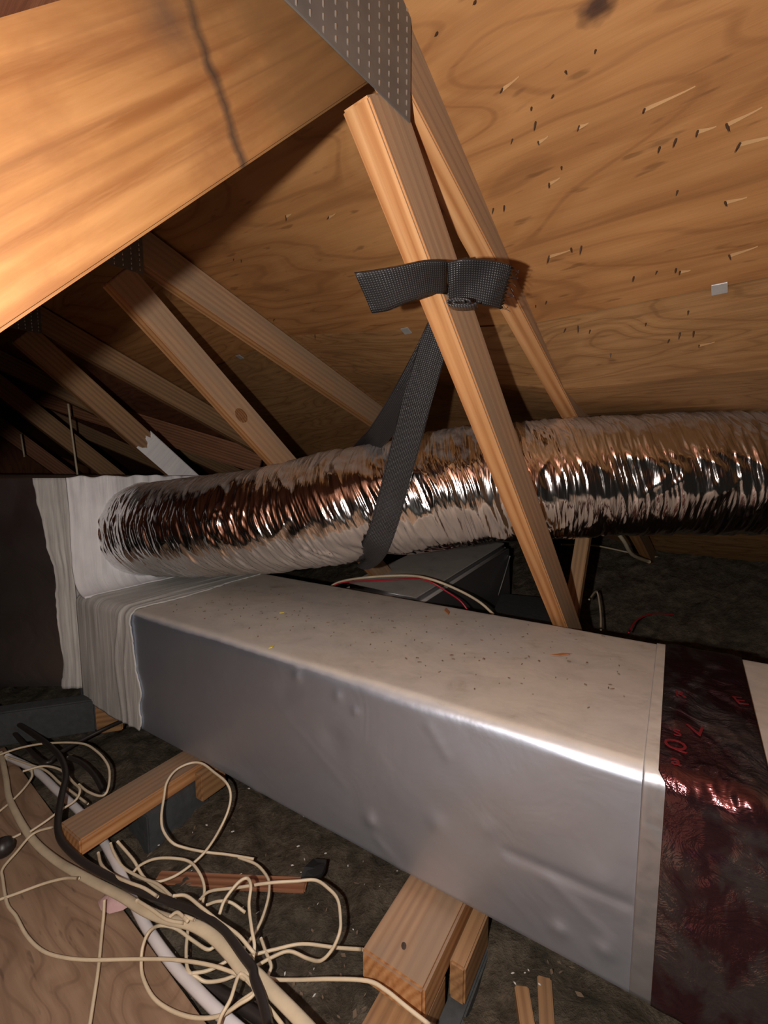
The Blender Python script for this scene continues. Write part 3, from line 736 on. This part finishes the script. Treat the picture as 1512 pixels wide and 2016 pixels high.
# ================================================================== BLACK STRAP
wp = lambda u, v: atpl(u, v, sv * DS, sv)
strap = empty('hanging_strap', atd(735, 1090, 1.1), 'black woven webbing strap tied in a bow on the truss web', 'strap')
def ribbon(name, pts, width, th=.003, nw=8, n=10, wv=None, curl=0.0):
    P = catmull(pts, n); T, _, _ = frames(P)
    vd = P / np.linalg.norm(P, axis=1, keepdims=True)
    Wd = np.cross(T, vd) if wv is None else catmull(wv, n)
    Wd /= np.linalg.norm(Wd, axis=1, keepdims=True)
    q = np.linspace(-.5, .5, nw); L = np.r_[0, np.cumsum(np.linalg.norm(np.diff(P, axis=0), axis=1))]
    ww = np.interp(np.linspace(0, 1, len(P)), np.linspace(0, 1, len(width)), width) if np.ndim(width) else np.full(len(P), width)
    Nn = np.cross(T, Wd)
    G = P[:, None, :] + (q[None, :, None] * ww[:, None, None]) * Wd[:, None, :] + curl * (q ** 2 * 4)[None, :, None] * Nn[:, None, :]
    uv = np.stack([np.broadcast_to(L[:, None], G.shape[:2]), q[None] * ww[:, None]], 2)
    return sheet(name, G, M_strap, strap, th=th, uv=uv)
dw = float(np.linalg.norm(wp(860, 660)[1]))
ribbon('front_band', [atd(868, 640, .74), atd(848, 700, .775), atd(824, 780, .83), atd(800, 870, .91), atd(776, 960, .985), atd(757, 1030, 1.01), atd(738, 1080, 1.055), atd(722, 1100, 1.125), atd(712, 1098, 1.2)], [.04, .046, .05, .056, .058, .058, .06, .052, .05], curl=.004)
ribbon('back_band', [atd(868, 640, .755), atd(843, 695, .80), atd(805, 765, .88), atd(768, 825, .98), atd(740, 862, 1.08), atd(722, 876, 1.16), atd(708, 890, 1.23)], [.04, .044, .048, .05, .05, .044, .044], curl=.004)
def patch(name, top, bot, dep, n=14, m=9, wavy=.0, fray=0.0, th=.003, tilt=.05):
    a = resample(catmull(top, 8), n)[0]; b = resample(catmull(bot, 8), n)[0]; d = np.interp(np.linspace(0, 1, n), np.linspace(0, 1, len(dep)), dep)
    G = np.zeros((n, m, 3))
    for i in range(n):
        for j in range(m):
            q = j / (m - 1); p = a[i] * (1 - q) + b[i] * q
            if fray and i == n - 1: p = p + V(fray * (1 if j % 2 else -1), 0)
            G[i, j] = atd(p[0], p[1], d[i] + tilt * (q - .5) + wavy * math.sin(q * 3.1 + i * .4))
    L = np.r_[0, np.cumsum(np.linalg.norm(np.diff(G[:, m // 2], axis=0), axis=1))]
    uv = np.stack([np.broadcast_to(L[:, None], (n, m)), np.broadcast_to(np.linspace(0, .06, m)[None], (n, m))], 2)
    return sheet(name, G, M_strap, strap, th=th, uv=uv, outward=V(0, -1, 0))
yk = wp(878, 548)[1]
patch('bow_tail', [(880, 517), (855, 515), (832, 516), (780, 526), (735, 534), (699, 540)], [(880, 580), (860, 578), (848, 582), (800, 597), (765, 612), (733, 617)], [yk - .03, yk - .045, yk - .052, yk - .056, yk - .058, yk - .065], wavy=.004)
patch('bow_tail', [(879, 518), (905, 513), (935, 512), (965, 514), (990, 518), (1010, 524)], [(886, 598), (905, 592), (930, 595), (955, 601), (970, 604), (988, 609)], [yk - .03, yk - .036, yk - .036, yk - .03, yk - .022, yk - .005], wavy=-.004, fray=3, m=25, n=18)
# rolled lower edge of the knot, the turn behind the web, loose threads at the frayed end
roll = []
for a in np.linspace(0, 4 * math.pi, 40):
    r = .002 + .00055 * a; roll.append(atd(908, 599, yk - .045) + V(math.cos(a) * r * 2.1, .0, math.sin(a) * r * .5))
ribbon('knot_roll', roll, .034, .0015, nw=4, n=2, wv=[V(.25, .95, .15)] * len(roll))
wb_ = unit(tv * .69 - UP * .72); wc = wp(880, 560); yv = np.cross(sv, wb_); yv = yv if yv[2] > 0 else -yv
ring = [wc - sv * .004 + yv * .066, wc + sv * .02 + yv * .071, wc + sv * .042 + yv * .06, wc + sv * .044 + yv * .02, wc + sv * .03 - yv * .008, wc + sv * .01 - yv * .009, wc - sv * .004 - yv * .004]
ribbon('web_loop', [p + wb_ * .012 for p in ring], .03, .002, wv=[wb_] * len(ring))
for j in range(12):
    q = j / 11; p0_ = atd(1009 - 21 * q, 526 + 82 * q, yk - .006); tube('loose_thread', [p0_, p0_ + V(.005, .002, -.002 + random.uniform(-.003, .003)), p0_ + V(random.uniform(.007, .013), .003, random.uniform(-.008, .004))], .0004, M_strap, strap, 4, 3)

# ================================================================== BRANCH DUCT behind, its post and ledge
na, nb = atd(830, 1178, 1.40), atd(1006, 1068, 1.95)
bx = unit(nb - na); by = unit(np.cross(UP, bx)); bz = unit(np.cross(bx, by))
if bz[2] < 0: bz = -bz
br = empty('branch_duct', (na + nb) / 2 - UP * .3, 'smaller dusty grey foil branch duct under the flexible duct', 'duct')
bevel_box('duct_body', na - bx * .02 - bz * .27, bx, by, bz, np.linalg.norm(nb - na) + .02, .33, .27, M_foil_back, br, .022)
tube('seam_wire', [atd(1004, 1095, 1.93), atd(994, 1130, 1.85), atd(981, 1172, 1.80)], .0022, M_clip, br, 5, 4)
def post(name, a, b, d0, d1, wx, wy, mat, parent=None):
    p, q = atd(*a, d0), atd(*b, d1); x = unit(p - q); return bevel_box(name, q, x, unit(np.cross(UP, x) if abs(x[2]) < .9 else np.cross(tv, x)), V(0, 1, 0), np.linalg.norm(p - q), wx, wy, mat, parent, .002)
p_, q_ = atd(1168, 1040, 1.42), atd(1137, 1240, 1.33)
x_ = unit(p_ - q_); y_ = unit(V(-.8, .6, 0) - x_ * np.dot(V(-.8, .6, 0), x_)); z_ = np.cross(x_, y_)
tag(bevel_box('support_post', q_ - x_ * .12, x_, y_, z_, np.linalg.norm(p_ - q_) + .30, .040, .032, M_wood_old, None, .002), 'slim reddish wooden post standing behind the foot of the web', 'post')
lz_ = -.565
la, lb_, lc, ld = atd(966, 1212, 1.55), atd(985, 1180, 1.80), atd(1090, 1190, 1.75), atd(1110, 1222, 1.50)
lx = unit(lb_ * V(1, 1, 0) - la * V(1, 1, 0)); ly = V(lx[1], -lx[0], 0)
tag(bevel_box('ledge_board', V(la[0], la[1], la[2] - .04), lx, ly, UP, .30, .24, .04, M_slab, None, .004), 'short dusty grey board lying behind the trunk duct', 'board')

# thermostat wires arching over the branch duct
zt = lambda pts, d: [atd(u, v, d + k * .012) for k, (u, v) in enumerate(pts)]
tag(tube('thermostat_wire', [atd(640, 1162, 1.60), atd(668, 1146, 1.58), atd(720, 1137, 1.53), atd(800, 1133, 1.47), atd(850, 1141, 1.40), atd(905, 1163, 1.39), atd(945, 1186, 1.39), atd(972, 1210, 1.38)], .0042, M_wire), 'thin cream wire arching over the branch duct beside a red wire', 'wire')
tag(tube('thermostat_wire', [atd(640, 1166, 1.59), atd(670, 1148, 1.57), atd(740, 1143, 1.50), atd(820, 1140, 1.43), atd(850, 1147, 1.39), atd(880, 1165, 1.38), atd(905, 1182, 1.38), atd(920, 1200, 1.37)], .0026, M_redw), 'thin red wire arching over the branch duct', 'wire')

# ================================================================== JOIST BLOCKS, BOARDS
def dbox(name, u0, u1, v0, v1, z0, z1, mat, parent=None, bev=.003, along='v', rough=0.0):
    if along == 'v': return bevel_box(name, D3(u0, v0, z0), e2, -e1, UP, v1 - v0, u1 - u0, z1 - z0, mat, parent, bev) if False else bevel_box(name, D3(u1, v0, z0), e2, -e1, UP, v1 - v0, u1 - u0, z1 - z0, mat, parent, bev, rough)
    return bevel_box(name, D3(u0, v0, z0), e1, e2, UP, u1 - u0, v1 - v0, z1 - z0, mat, parent, bev, rough)
zb1 = ZB - .0055
q = [np.array([np.dot(atz(*p, zb1) - FL, e1), np.dot(atz(*p, zb1) - FL, e2)]) for p in ((119, 1613), (369, 1477), (420, 1500), (140, 1650))]
u0 = float(np.mean([q[0][0], q[1][0]])); u1 = float(np.mean([q[2][0], q[3][0]])); v0 = float(np.mean([q[0][1], q[3][1]]))
tag(dbox('support_block', u0, u1, v0, .12, zb1 - .036, zb1, M_wood, None), 'flat pine block with wires over it, carrying the far end of the trunk duct', 'block')
tag(dbox('joist', u0 + .012, u1 + .01, v0 + .13, .03, ZF - .03, zb1 - .037, M_slab, None), 'tarry grey joist under the flat pine block', 'joist')
tag(dbox('shim_block', u1 + .012, u1 + .04, .0 - .01, .06, zb1 - .07, zb1 - .001, M_wood_old, None), 'small upright wood shim beside the tarry joist', 'block')
q = [np.array([np.dot(atz(*p, zb1) - FL, e1), np.dot(atz(*p, zb1) - FL, e2)]) for p in ((790, 1745), (905, 1808), (830, 1955), (715, 1865))]
u0s = float(np.mean([q[0][0], q[3][0]])); u1s = float(np.mean([q[1][0], q[2][0]])); v0s = float(np.mean([q[2][1], q[3][1]]))
tag(dbox('support_block', u0s, u1s, v0s, .15, zb1 - .055, zb1, M_wood, None, .004), 'thick stubby pine block with a nail hole, under the near part of the trunk duct', 'block')
tag(dbox('nail_hole', 0, .008, 0, .008, 0, .001, M_nail, None) if False else mesh_obj('nail_hole', [atz(795, 1862, zb1 + .0006) + V(math.cos(a) * .004, math.sin(a) * .006, 0) for a in np.arange(10) * .628] + [atz(795, 1862, zb1 + .0012)], [(i, (i + 1) % 10, 10) for i in range(10)], M_nail, bpy.data.objects['support_block.001']))
tag(dbox('joist', u0s + .03, u1s - .001, v0s - .22, v0s + .08, ZF - .03, zb1 - .056, M_wood_old, None), 'brown joist end below the stubby pine block', 'joist')
tag(dbox('joist', u1s + .002, u1s + .035, v0s + .02, .08, ZF - .03, zb1 - .097, M_slab, None), 'dark tarry strip of joist beside the stubby pine block', 'joist')
tag(dbox('shim_block', u1s + .004, u1s + .03, -.05, .06, zb1 - .095, zb1 - .03, M_wood_old, None), 'thin yellowish wood shim beside the stubby pine block', 'block')
# far joist under the plenum joint
pj, pk = atz(0, 1470, -.80), atz(190, 1440, -.80)
xj = unit(pk - pj); yj = V(-xj[1], xj[0], 0)
tag(bevel_box('joist', pj - xj * .3, xj, yj, UP, np.linalg.norm(pk - pj) + .3, .05, .10, M_slab, None, .004), 'long dark joist running under the plenum box', 'joist')
tag(bevel_box('shim_block', pk + UP * -.01, xj, yj, UP, .07, .05, .12, M_wood_old, None, .003), 'upright pine shim at the end of the dark plenum joist', 'block')
# strips half buried beyond the stub
for (a, b, wd, mt, lb) in (((1013, 1925), (1030, 2040), .022, M_wood_old, 'brown wood strip half buried in insulation, nearer the stubby block'), ((1058, 1905), (1064, 2040), .022, M_wood_old, 'brown wood strip half buried in insulation, farther from the stubby block')):
    p, r = atz(*a, ZF + .035), atz(*b, ZF + .035); x = unit(r - p); y = V(-x[1], x[0], 0)
    tag(bevel_box('buried_strip', p - UP * .045, x, y, UP, np.linalg.norm(r - p), wd, .034, mt, None, .002), lb, 'board')
p, r = atz(300, 1722, ZF + .03), atz(600, 1735, ZF + .03); x = unit(r - p); y = V(-x[1], x[0], 0)
tag(bevel_box('buried_strip', p - UP * .03, x, y, UP, np.linalg.norm(r - p), .03, .012, M_wood_red, None, .003, .002), 'reddish wood strip lying in the insulation behind the wires', 'board')
# plywood walk board
ZW = -.815
pa, pb = atz(33, 1503, ZW), atz(407, 2016, ZW)
x = unit(pb - pa); y = V(x[1], -x[0], 0); y = y if y[0] < 0 else -y
M_walk = ply_mat('dirty_plywood', (.37, .25, .165), (.31, .2, .13), (.2, .125, .08), sc=(1.5, 1.2, 1))
tag(bevel_box('walk_board', pa - x * .12 - UP * .016, x, y, UP, np.linalg.norm(pb - pa) + .7, .85, .016, M_walk, None, .001), 'dirty brown plywood board lying on the attic floor under loose wires', 'board')
pa, pb = atz(0, 1405, -.79), atz(60, 1470, -.79); x = unit(pb - pa); y = V(x[1], -x[0], 0)
tag(bevel_box('floor_plank', pa - x * .3 - UP * .02, x, y, UP, .42, .14, .02, M_wood_red, None, .002), 'reddish plank end beyond the plywood walk board', 'board')
# rubber scrap, pink foam, crumbs
sc = [(592, 1728), (600, 1706), (617, 1690), (643, 1692), (640, 1712), (628, 1728)]
vs = [atz(u, v, ZF + .045 + .012 * (k % 2)) for k, (u, v) in enumerate(sc)]; vs = vs + [p - UP * .006 for p in vs]
tag(mesh_obj('rubber_scrap', vs, [(5, 4, 3, 2, 1, 0), (6, 7, 8, 9, 10, 11)] + [(k, (k + 1) % 6, 6 + (k + 1) % 6, 6 + k) for k in range(6)], M_scrap), 'torn black scrap on the insulation beside the trunk duct', 'scrap')
G = np.zeros((9, 9, 3)); c0 = atz(230, 1775, ZW + .004)
for i in range(9):
    for j in range(9):
        a, r = i / 8 * 2 * math.pi, (j + .2) / 8; G[i, j] = c0 + V(math.cos(a) * r * .035 * (1 + .3 * math.sin(3 * a)), math.sin(a) * r * .022, .014 * (1 - r * r))
vs = G[:8].reshape(-1, 3); f = [(i * 9 + j, ((i + 1) % 8) * 9 + j, ((i + 1) % 8) * 9 + j + 1, i * 9 + j + 1) for i in range(8) for j in range(8)] + [tuple(i * 9 for i in range(8))]
tag(mesh_obj('foam_scrap', vs, f, M_foam, smooth=True), 'small pink foam scrap at the plywood edge under the cables', 'scrap')
def gz(x, y): return float(ZF + .018 * fbm(x * 4, y * 4, 0, 3, 3) + .014 * fbm(x * 26, y * 26, 0, 5, 3))
def floor_pt(r):
    p = atz(r.uniform(280, 1150), r.uniform(1520, 2010), ZF); return V(p[0], p[1], gz(p[0], p[1]) + .002)
tag(chips('insulation_crumbs', 90, M_chip_w, None, floor_pt, .003, .008, 12), 'tiny pale crumbs scattered over the insulation', 'debris')
tag(chips('wood_crumbs', 120, M_chip, None, floor_pt, .004, .016, 14), 'small wood chips scattered over the insulation', 'debris')

# ================================================================== CABLES AND WIRES (traced on the floor)
c1 = lambda pts: [(x / 2.896, 1320 + y / 2.896) for x, y in pts]
c2 = lambda pts: [(250 + x / 2.749, 1400 + y / 2.749) for x, y in pts]
def run(name, pts, r, mat, label, cat, z=ZF + .06, dz=.012, seed=1, flat=1.0, zs=None, group=None, sides=7):
    n = len(pts); zz = [z + dz * math.sin(k * 1.1 + seed) + dz * .5 * math.sin(k * 2.3 + seed * 2) for k in range(n)] if zs is None else np.interp(np.linspace(0, 1, n), np.linspace(0, 1, len(zs)), zs)
    o = tube(name, [atz(u, v, float(q)) for (u, v), q in zip(pts, zz)], r, mat, None, sides, 6, flat)
    return tag(o, label, cat, group)
ZA = ZW + .012
run('white_pipe', c1([(40, 490), (200, 570), (330, 690), (450, 800), (560, 930), (650, 1080), (710, 1200), (790, 1380), (880, 1530), (990, 1680), (1100, 1800), (1250, 1950), (1400, 2080)]), .0085, M_white, 'smooth white pipe running along the plywood edge under the block', 'pipe', z=ZW + .0095, dz=.002, sides=10)
cab = c1([(0, 470), (15, 520), (35, 620), (50, 720), (100, 830), (160, 930), (230, 1010), (330, 1090), (430, 1150), (560, 1220), (700, 1290), (830, 1370), (960, 1420), (1100, 1450), (1220, 1520), (1320, 1620), (1400, 1720)]) + c2([(690, 1420), (800, 1530), (960, 1693), (1100, 1850)])
run('flat_cable', cab, [.0062, .0062, .0072, .0085, .0088, .0095, .0105, .0095, .009], M_cable, 'thick dirty cream sheathed cable snaking over the plywood', 'cable', zs=[ZA + .01, ZA + .006, ZA + .004, ZA + .03, ZA + .05, ZA + .05, ZA + .06], sides=10, flat=.6)
blk = c1([(-60, 190), (0, 230), (100, 300), (200, 370), (270, 420), (340, 490), (375, 590), (350, 720), (330, 850), (340, 950), (400, 1030), (500, 1110), (650, 1190), (800, 1260), (1000, 1330), (1150, 1390), (1280, 1490), (1380, 1620), (1440, 1700)]) + c2([(690, 1450), (730, 1560), (770, 1720)])
run('black_cable', blk, .0068, M_black, 'long black cable bending around the end of the flat pine block', 'cable', zs=[-.74, -.745, -.74, -.735, -.75, ZA + .04, ZA + .04, ZA + .055, ZA + .06, ZA + .07], sides=10)
run('black_cable', c1([(0, 270), (60, 330)]) + c1([(240, 520), (340, 470), (460, 400), (600, 330), (700, 285)]), .006, M_black, 'black cable running up under the plenum joint', 'cable', z=-.77, dz=.004)
run('black_cable', c1([(390, 495), (470, 530), (540, 600), (590, 690)]), .006, M_black, 'short dark brown cable looping down behind the flat pine block', 'cable', z=-.775, dz=.006)
run('black_cable', c1([(960, 1650), (1100, 1760), (1250, 1840), (1448, 1960), (1600, 2080)]), .009, M_black, 'dark cable half buried beside the white pipe', 'cable', z=ZF + .02, dz=.003)
lo, hi = ZF + .05, ZF + .10
WR = [
 (c1([(830, 1195), (900, 1205), (1000, 1170), (1100, 1100), (1180, 1020), (1250, 910), (1300, 800), (1315, 710), (1290, 640), (1220, 580), (1150, 530), (1080, 530), (1000, 570), (950, 640), (935, 720), (920, 830), (930, 910), (980, 980), (1050, 1010), (1170, 1035), (1300, 1050), (1448, 1075)]) + c2([(600, 790), (700, 830), (760, 900), (770, 960), (755, 1050), (710, 1170), (630, 1290)]), [lo, lo, -.77, -.71, -.705, -.71, -.75, lo + .02, lo, lo, lo, lo], 'thin cream wire with a big loop standing over the flat pine block'),
 (c2([(1275, 1290), (1130, 1280), (950, 1260), (800, 1290), (660, 1325)]), [hi - .02, lo, lo, lo], 'cream wire running straight to the stubby pine block'),
 (c2([(390, 1025), (450, 975), (600, 955), (770, 930), (920, 920), (1020, 915), (1090, 960), (1140, 1020), (1155, 1120), (1150, 1200), (1110, 1290), (1050, 1350), (980, 1340), (880, 1300), (790, 1330), (700, 1380)]), [lo, hi, hi, hi, lo, lo], 'cream wire in a wide open loop on the bare insulation'),
 (c2([(1640, 1700), (1512, 1600), (1400, 1510), (1300, 1460), (1100, 1450), (900, 1455), (770, 1445), (780, 1380), (750, 1300), (725, 1230)]), [hi + .01, hi + .01, hi, lo, lo, lo], 'cream wire crossing in front of the stubby pine block'),
 (c1([(-60, 1325), (0, 1305), (100, 1270), (250, 1215), (370, 1185), (450, 1185)]), [ZA, ZA, ZA + .01, ZA + .03], 'short cream wire lying straight across the plywood below the thick cable'),
 (c1([(310, 890), (190, 930), (90, 1040), (15, 1130), (15, 1190), (40, 1330), (90, 1400), (150, 1510), (230, 1590), (330, 1630), (500, 1650), (800, 1645), (1000, 1650), (1200, 1680), (1370, 1740), (1440, 1800)]), [ZA + .03, ZA + .005, ZA, ZA, ZA, ZA + .01, ZA + .04, ZA + .05], 'cream wire sweeping in a long curve over the plywood'),
 (c1([(595, 1310), (590, 1400), (580, 1500), (560, 1700), (530, 1900), (505, 2060)]), [ZA + .02, ZA, ZA, ZA], 'cream wire running down the plywood from the pink foam'),
 (c1([(1225, 1575), (1180, 1590), (1100, 1540), (1000, 1470), (910, 1455), (850, 1490), (815, 1570), (805, 1660), (815, 1750), (870, 1860), (960, 1930), (1080, 1975), (1200, 1980), (1290, 1950), (1380, 1880), (1480, 1815)]), [lo, lo, ZA + .03, ZA, ZA, ZA + .02, ZA + .05], 'cream wire looping over the plywood edge across the white pipe'),
 (c1([(-40, 495), (0, 480), (120, 440), (270, 415), (460, 415), (550, 460), (610, 530), (625, 600), (610, 690), (570, 715), (500, 690), (450, 650)]), [-.77, -.75, -.73, -.74, -.76, -.77], 'cream wire arching behind the flat pine block under the plenum'),
 (c1([(-40, 830), (0, 800), (60, 750), (130, 680), (180, 610), (180, 570)]), [ZA, ZA, ZA + .01, ZA + .02], 'short cream wire end beside the bend of the thick cable'),
 (c1([(170, 920), (260, 860), (340, 800), (430, 740), (455, 680), (420, 640), (350, 570), (250, 545), (130, 575)]), [ZA + .015, ZA + .03, ZA + .04, ZA + .03, ZA + .03], 'cream wire hooked round the black cable bend'),
 (c2([(500, 1100), (530, 1020), (600, 930), (650, 905), (670, 950), (660, 1050), (675, 1180), (690, 1270), (680, 1350)]), [hi, hi + .02, hi + .02, hi, hi - .02], 'cream wire bent into a narrow upright hairpin'),
 (c1([(630, 985), (650, 1040), (700, 1120), (800, 1180), (900, 1220), (990, 1300)]), [lo + .01, lo, hi - .02], 'cream wire dropping out from under the flat pine block'),
 (c1([(670, 975), (760, 1080), (830, 1190), (970, 1290), (1000, 1310)]), [lo + .02, lo, hi - .01], 'cream wire leaving the flat pine block on the duct side'),
 (c1([(760, 1150), (800, 1110), (880, 1075), (980, 1070), (1080, 1090), (1140, 1160), (1165, 1240), (1155, 1330)]), [lo, lo + .02, lo + .02, lo], 'cream wire humped between the tarry joist and the bundle'),
 (c2([(250, 1000), (320, 1000), (400, 1060), (500, 1140), (600, 1210), (670, 1290), (690, 1310)]), [hi, hi, hi, hi - .01], 'cream wire lying along the black cable in the bundle'),
 (c2([(350, 1420), (450, 1400), (560, 1340), (600, 1300)]), [lo, lo, lo + .01], 'short cream wire crossing under the bundle'),
 (c2([(610, 1420), (520, 1455), (430, 1465), (380, 1440), (330, 1400), (320, 1290), (330, 1180)]), [lo, lo - .01, lo, lo], 'cream wire curled beneath the bundle'),
 (c2([(490, 1720), (510, 1650), (560, 1560), (615, 1420), (690, 1520), (600, 1590), (520, 1645)]), [ZA + .03, hi, hi, hi, ZA + .03], 'cream wire zigzagging over the white pipe'),
 (c1([(30, 490), (150, 530), (260, 570), (340, 640), (420, 700), (500, 760)]), [ZA + .01, ZA + .015, ZA + .02, ZA + .02], 'cream wire running beside the white pipe to the flat pine block'),
 (c1([(560, 1040), (580, 1110), (650, 1170), (740, 1210), (820, 1240), (900, 1290)]), [ZA + .02, ZA + .04, hi, hi], 'cream wire tucked along the near side of the black cable'),
 (c1([(780, 1310), (860, 1360), (950, 1420), (1050, 1440)]), [ZA + .04, ZA + .05, hi], 'cream wire resting on the thick cable past the foam'),
 (c2([(730, 1560), (780, 1620), (850, 1710)]), [hi, hi, hi], 'cream wire running off beside the black cable end'),
 (c2([(430, 1050), (490, 1030), (560, 1035), (640, 1090)]), [lo + .01, lo + .02, lo], 'short cream wire arc inside the hairpin wire'),
 (c2([(235, 1110), (275, 1090), (330, 1140), (310, 1110), (365, 1130)]), [hi, hi + .01, hi + .01, hi + .01], 'kinked stub of cream wire on top of the bundle'),
 (c1([(40, 965), (80, 950), (120, 930)]), [ZA + .004, ZA + .006], 'short straight cream wire end beside a dark knob'),
]
for k, (pts, zs_, lb) in enumerate(WR):
    run('cream_wire', pts, .0027, M_wire, lb, 'wire', zs=zs_, group='loose cream wires on the attic floor')
# dark knob at the frame edge
c0 = atz(5, 1668, ZW + .02); vs = []; 
for i in range(9):
    a = i / 8 * math.pi
    for j in range(14):
        b_ = j / 14 * 2 * math.pi; r = .022 * math.sin(a) * (1.0 if i > 3 else .9); vs.append(c0 + V(r * math.cos(b_), r * math.sin(b_), .02 * math.cos(a)))
tag(mesh_obj('dark_knob', vs, [tuple(reversed(q)) for q in grid_faces(9, 14, True)], M_black, smooth=True), 'dark round knob sitting on the plywood walk board', 'knob')

# rough brace nailed across the far trusses
p, r = atd(-60, 715, 2.35), atd(520, 893, 2.25); x = unit(r - p); z = unit(np.cross(x, V(0, 0, 1))); y = np.cross(z, x); y = y if y[2] > 0 else -y
tag(bevel_box('brace_board', p - y * .10, x, y, z, np.linalg.norm(r - p), .11, .02, M_wood_red, None, .002, .006), 'rough splintery reddish brace board across the far trusses', 'board')

# thin things at the dark end and in the far insulation
tag(tube('hanging_rod', [atd(134, 795, 2.0), atd(143, 865, 2.0), atd(153, 938, 2.0)], .0042, M_wire, None, 6, 4), 'longer thin pale rod hanging above the plenum box', 'rod')
tag(tube('hanging_rod', [atd(41, 855, 2.3), atd(48, 900, 2.3)], .004, M_wire, None, 6, 4), 'shorter thin rod hanging beyond the plenum box', 'rod')
tag(tube('grey_cable', [atd(1205, 1035, 1.55), atd(1228, 1065, 1.6), atd(1245, 1092, 1.7), atd(1278, 1106, 1.85)], .007, M_cable, None, 8, 6), 'grey cable dropping from behind the flexible duct', 'cable')
tag(tube('grey_cable', [atd(1105, 1072, 2.0), atd(1170, 1074, 2.1), atd(1240, 1088, 2.1), atd(1300, 1098, 2.1)], .004, M_cable, None, 6, 6), 'thin pale cable stretched across the far insulation', 'cable')
tag(tube('grey_cable', [atd(1160, 1180, 1.6), atd(1175, 1165, 1.7), atd(1182, 1205, 1.6), atd(1183, 1240, 1.5)], .0035, M_cable, None, 6, 6), 'thin grey cable bent down behind the slim post', 'cable')
tag(tube('thermostat_wire', [atd(1238, 1245, 1.5), atd(1255, 1220, 1.6), atd(1290, 1208, 1.7), atd(1345, 1212, 1.8)], .003, M_redw, None, 6, 6), 'dull red wire curving over the dark insulation behind the trunk duct', 'wire')
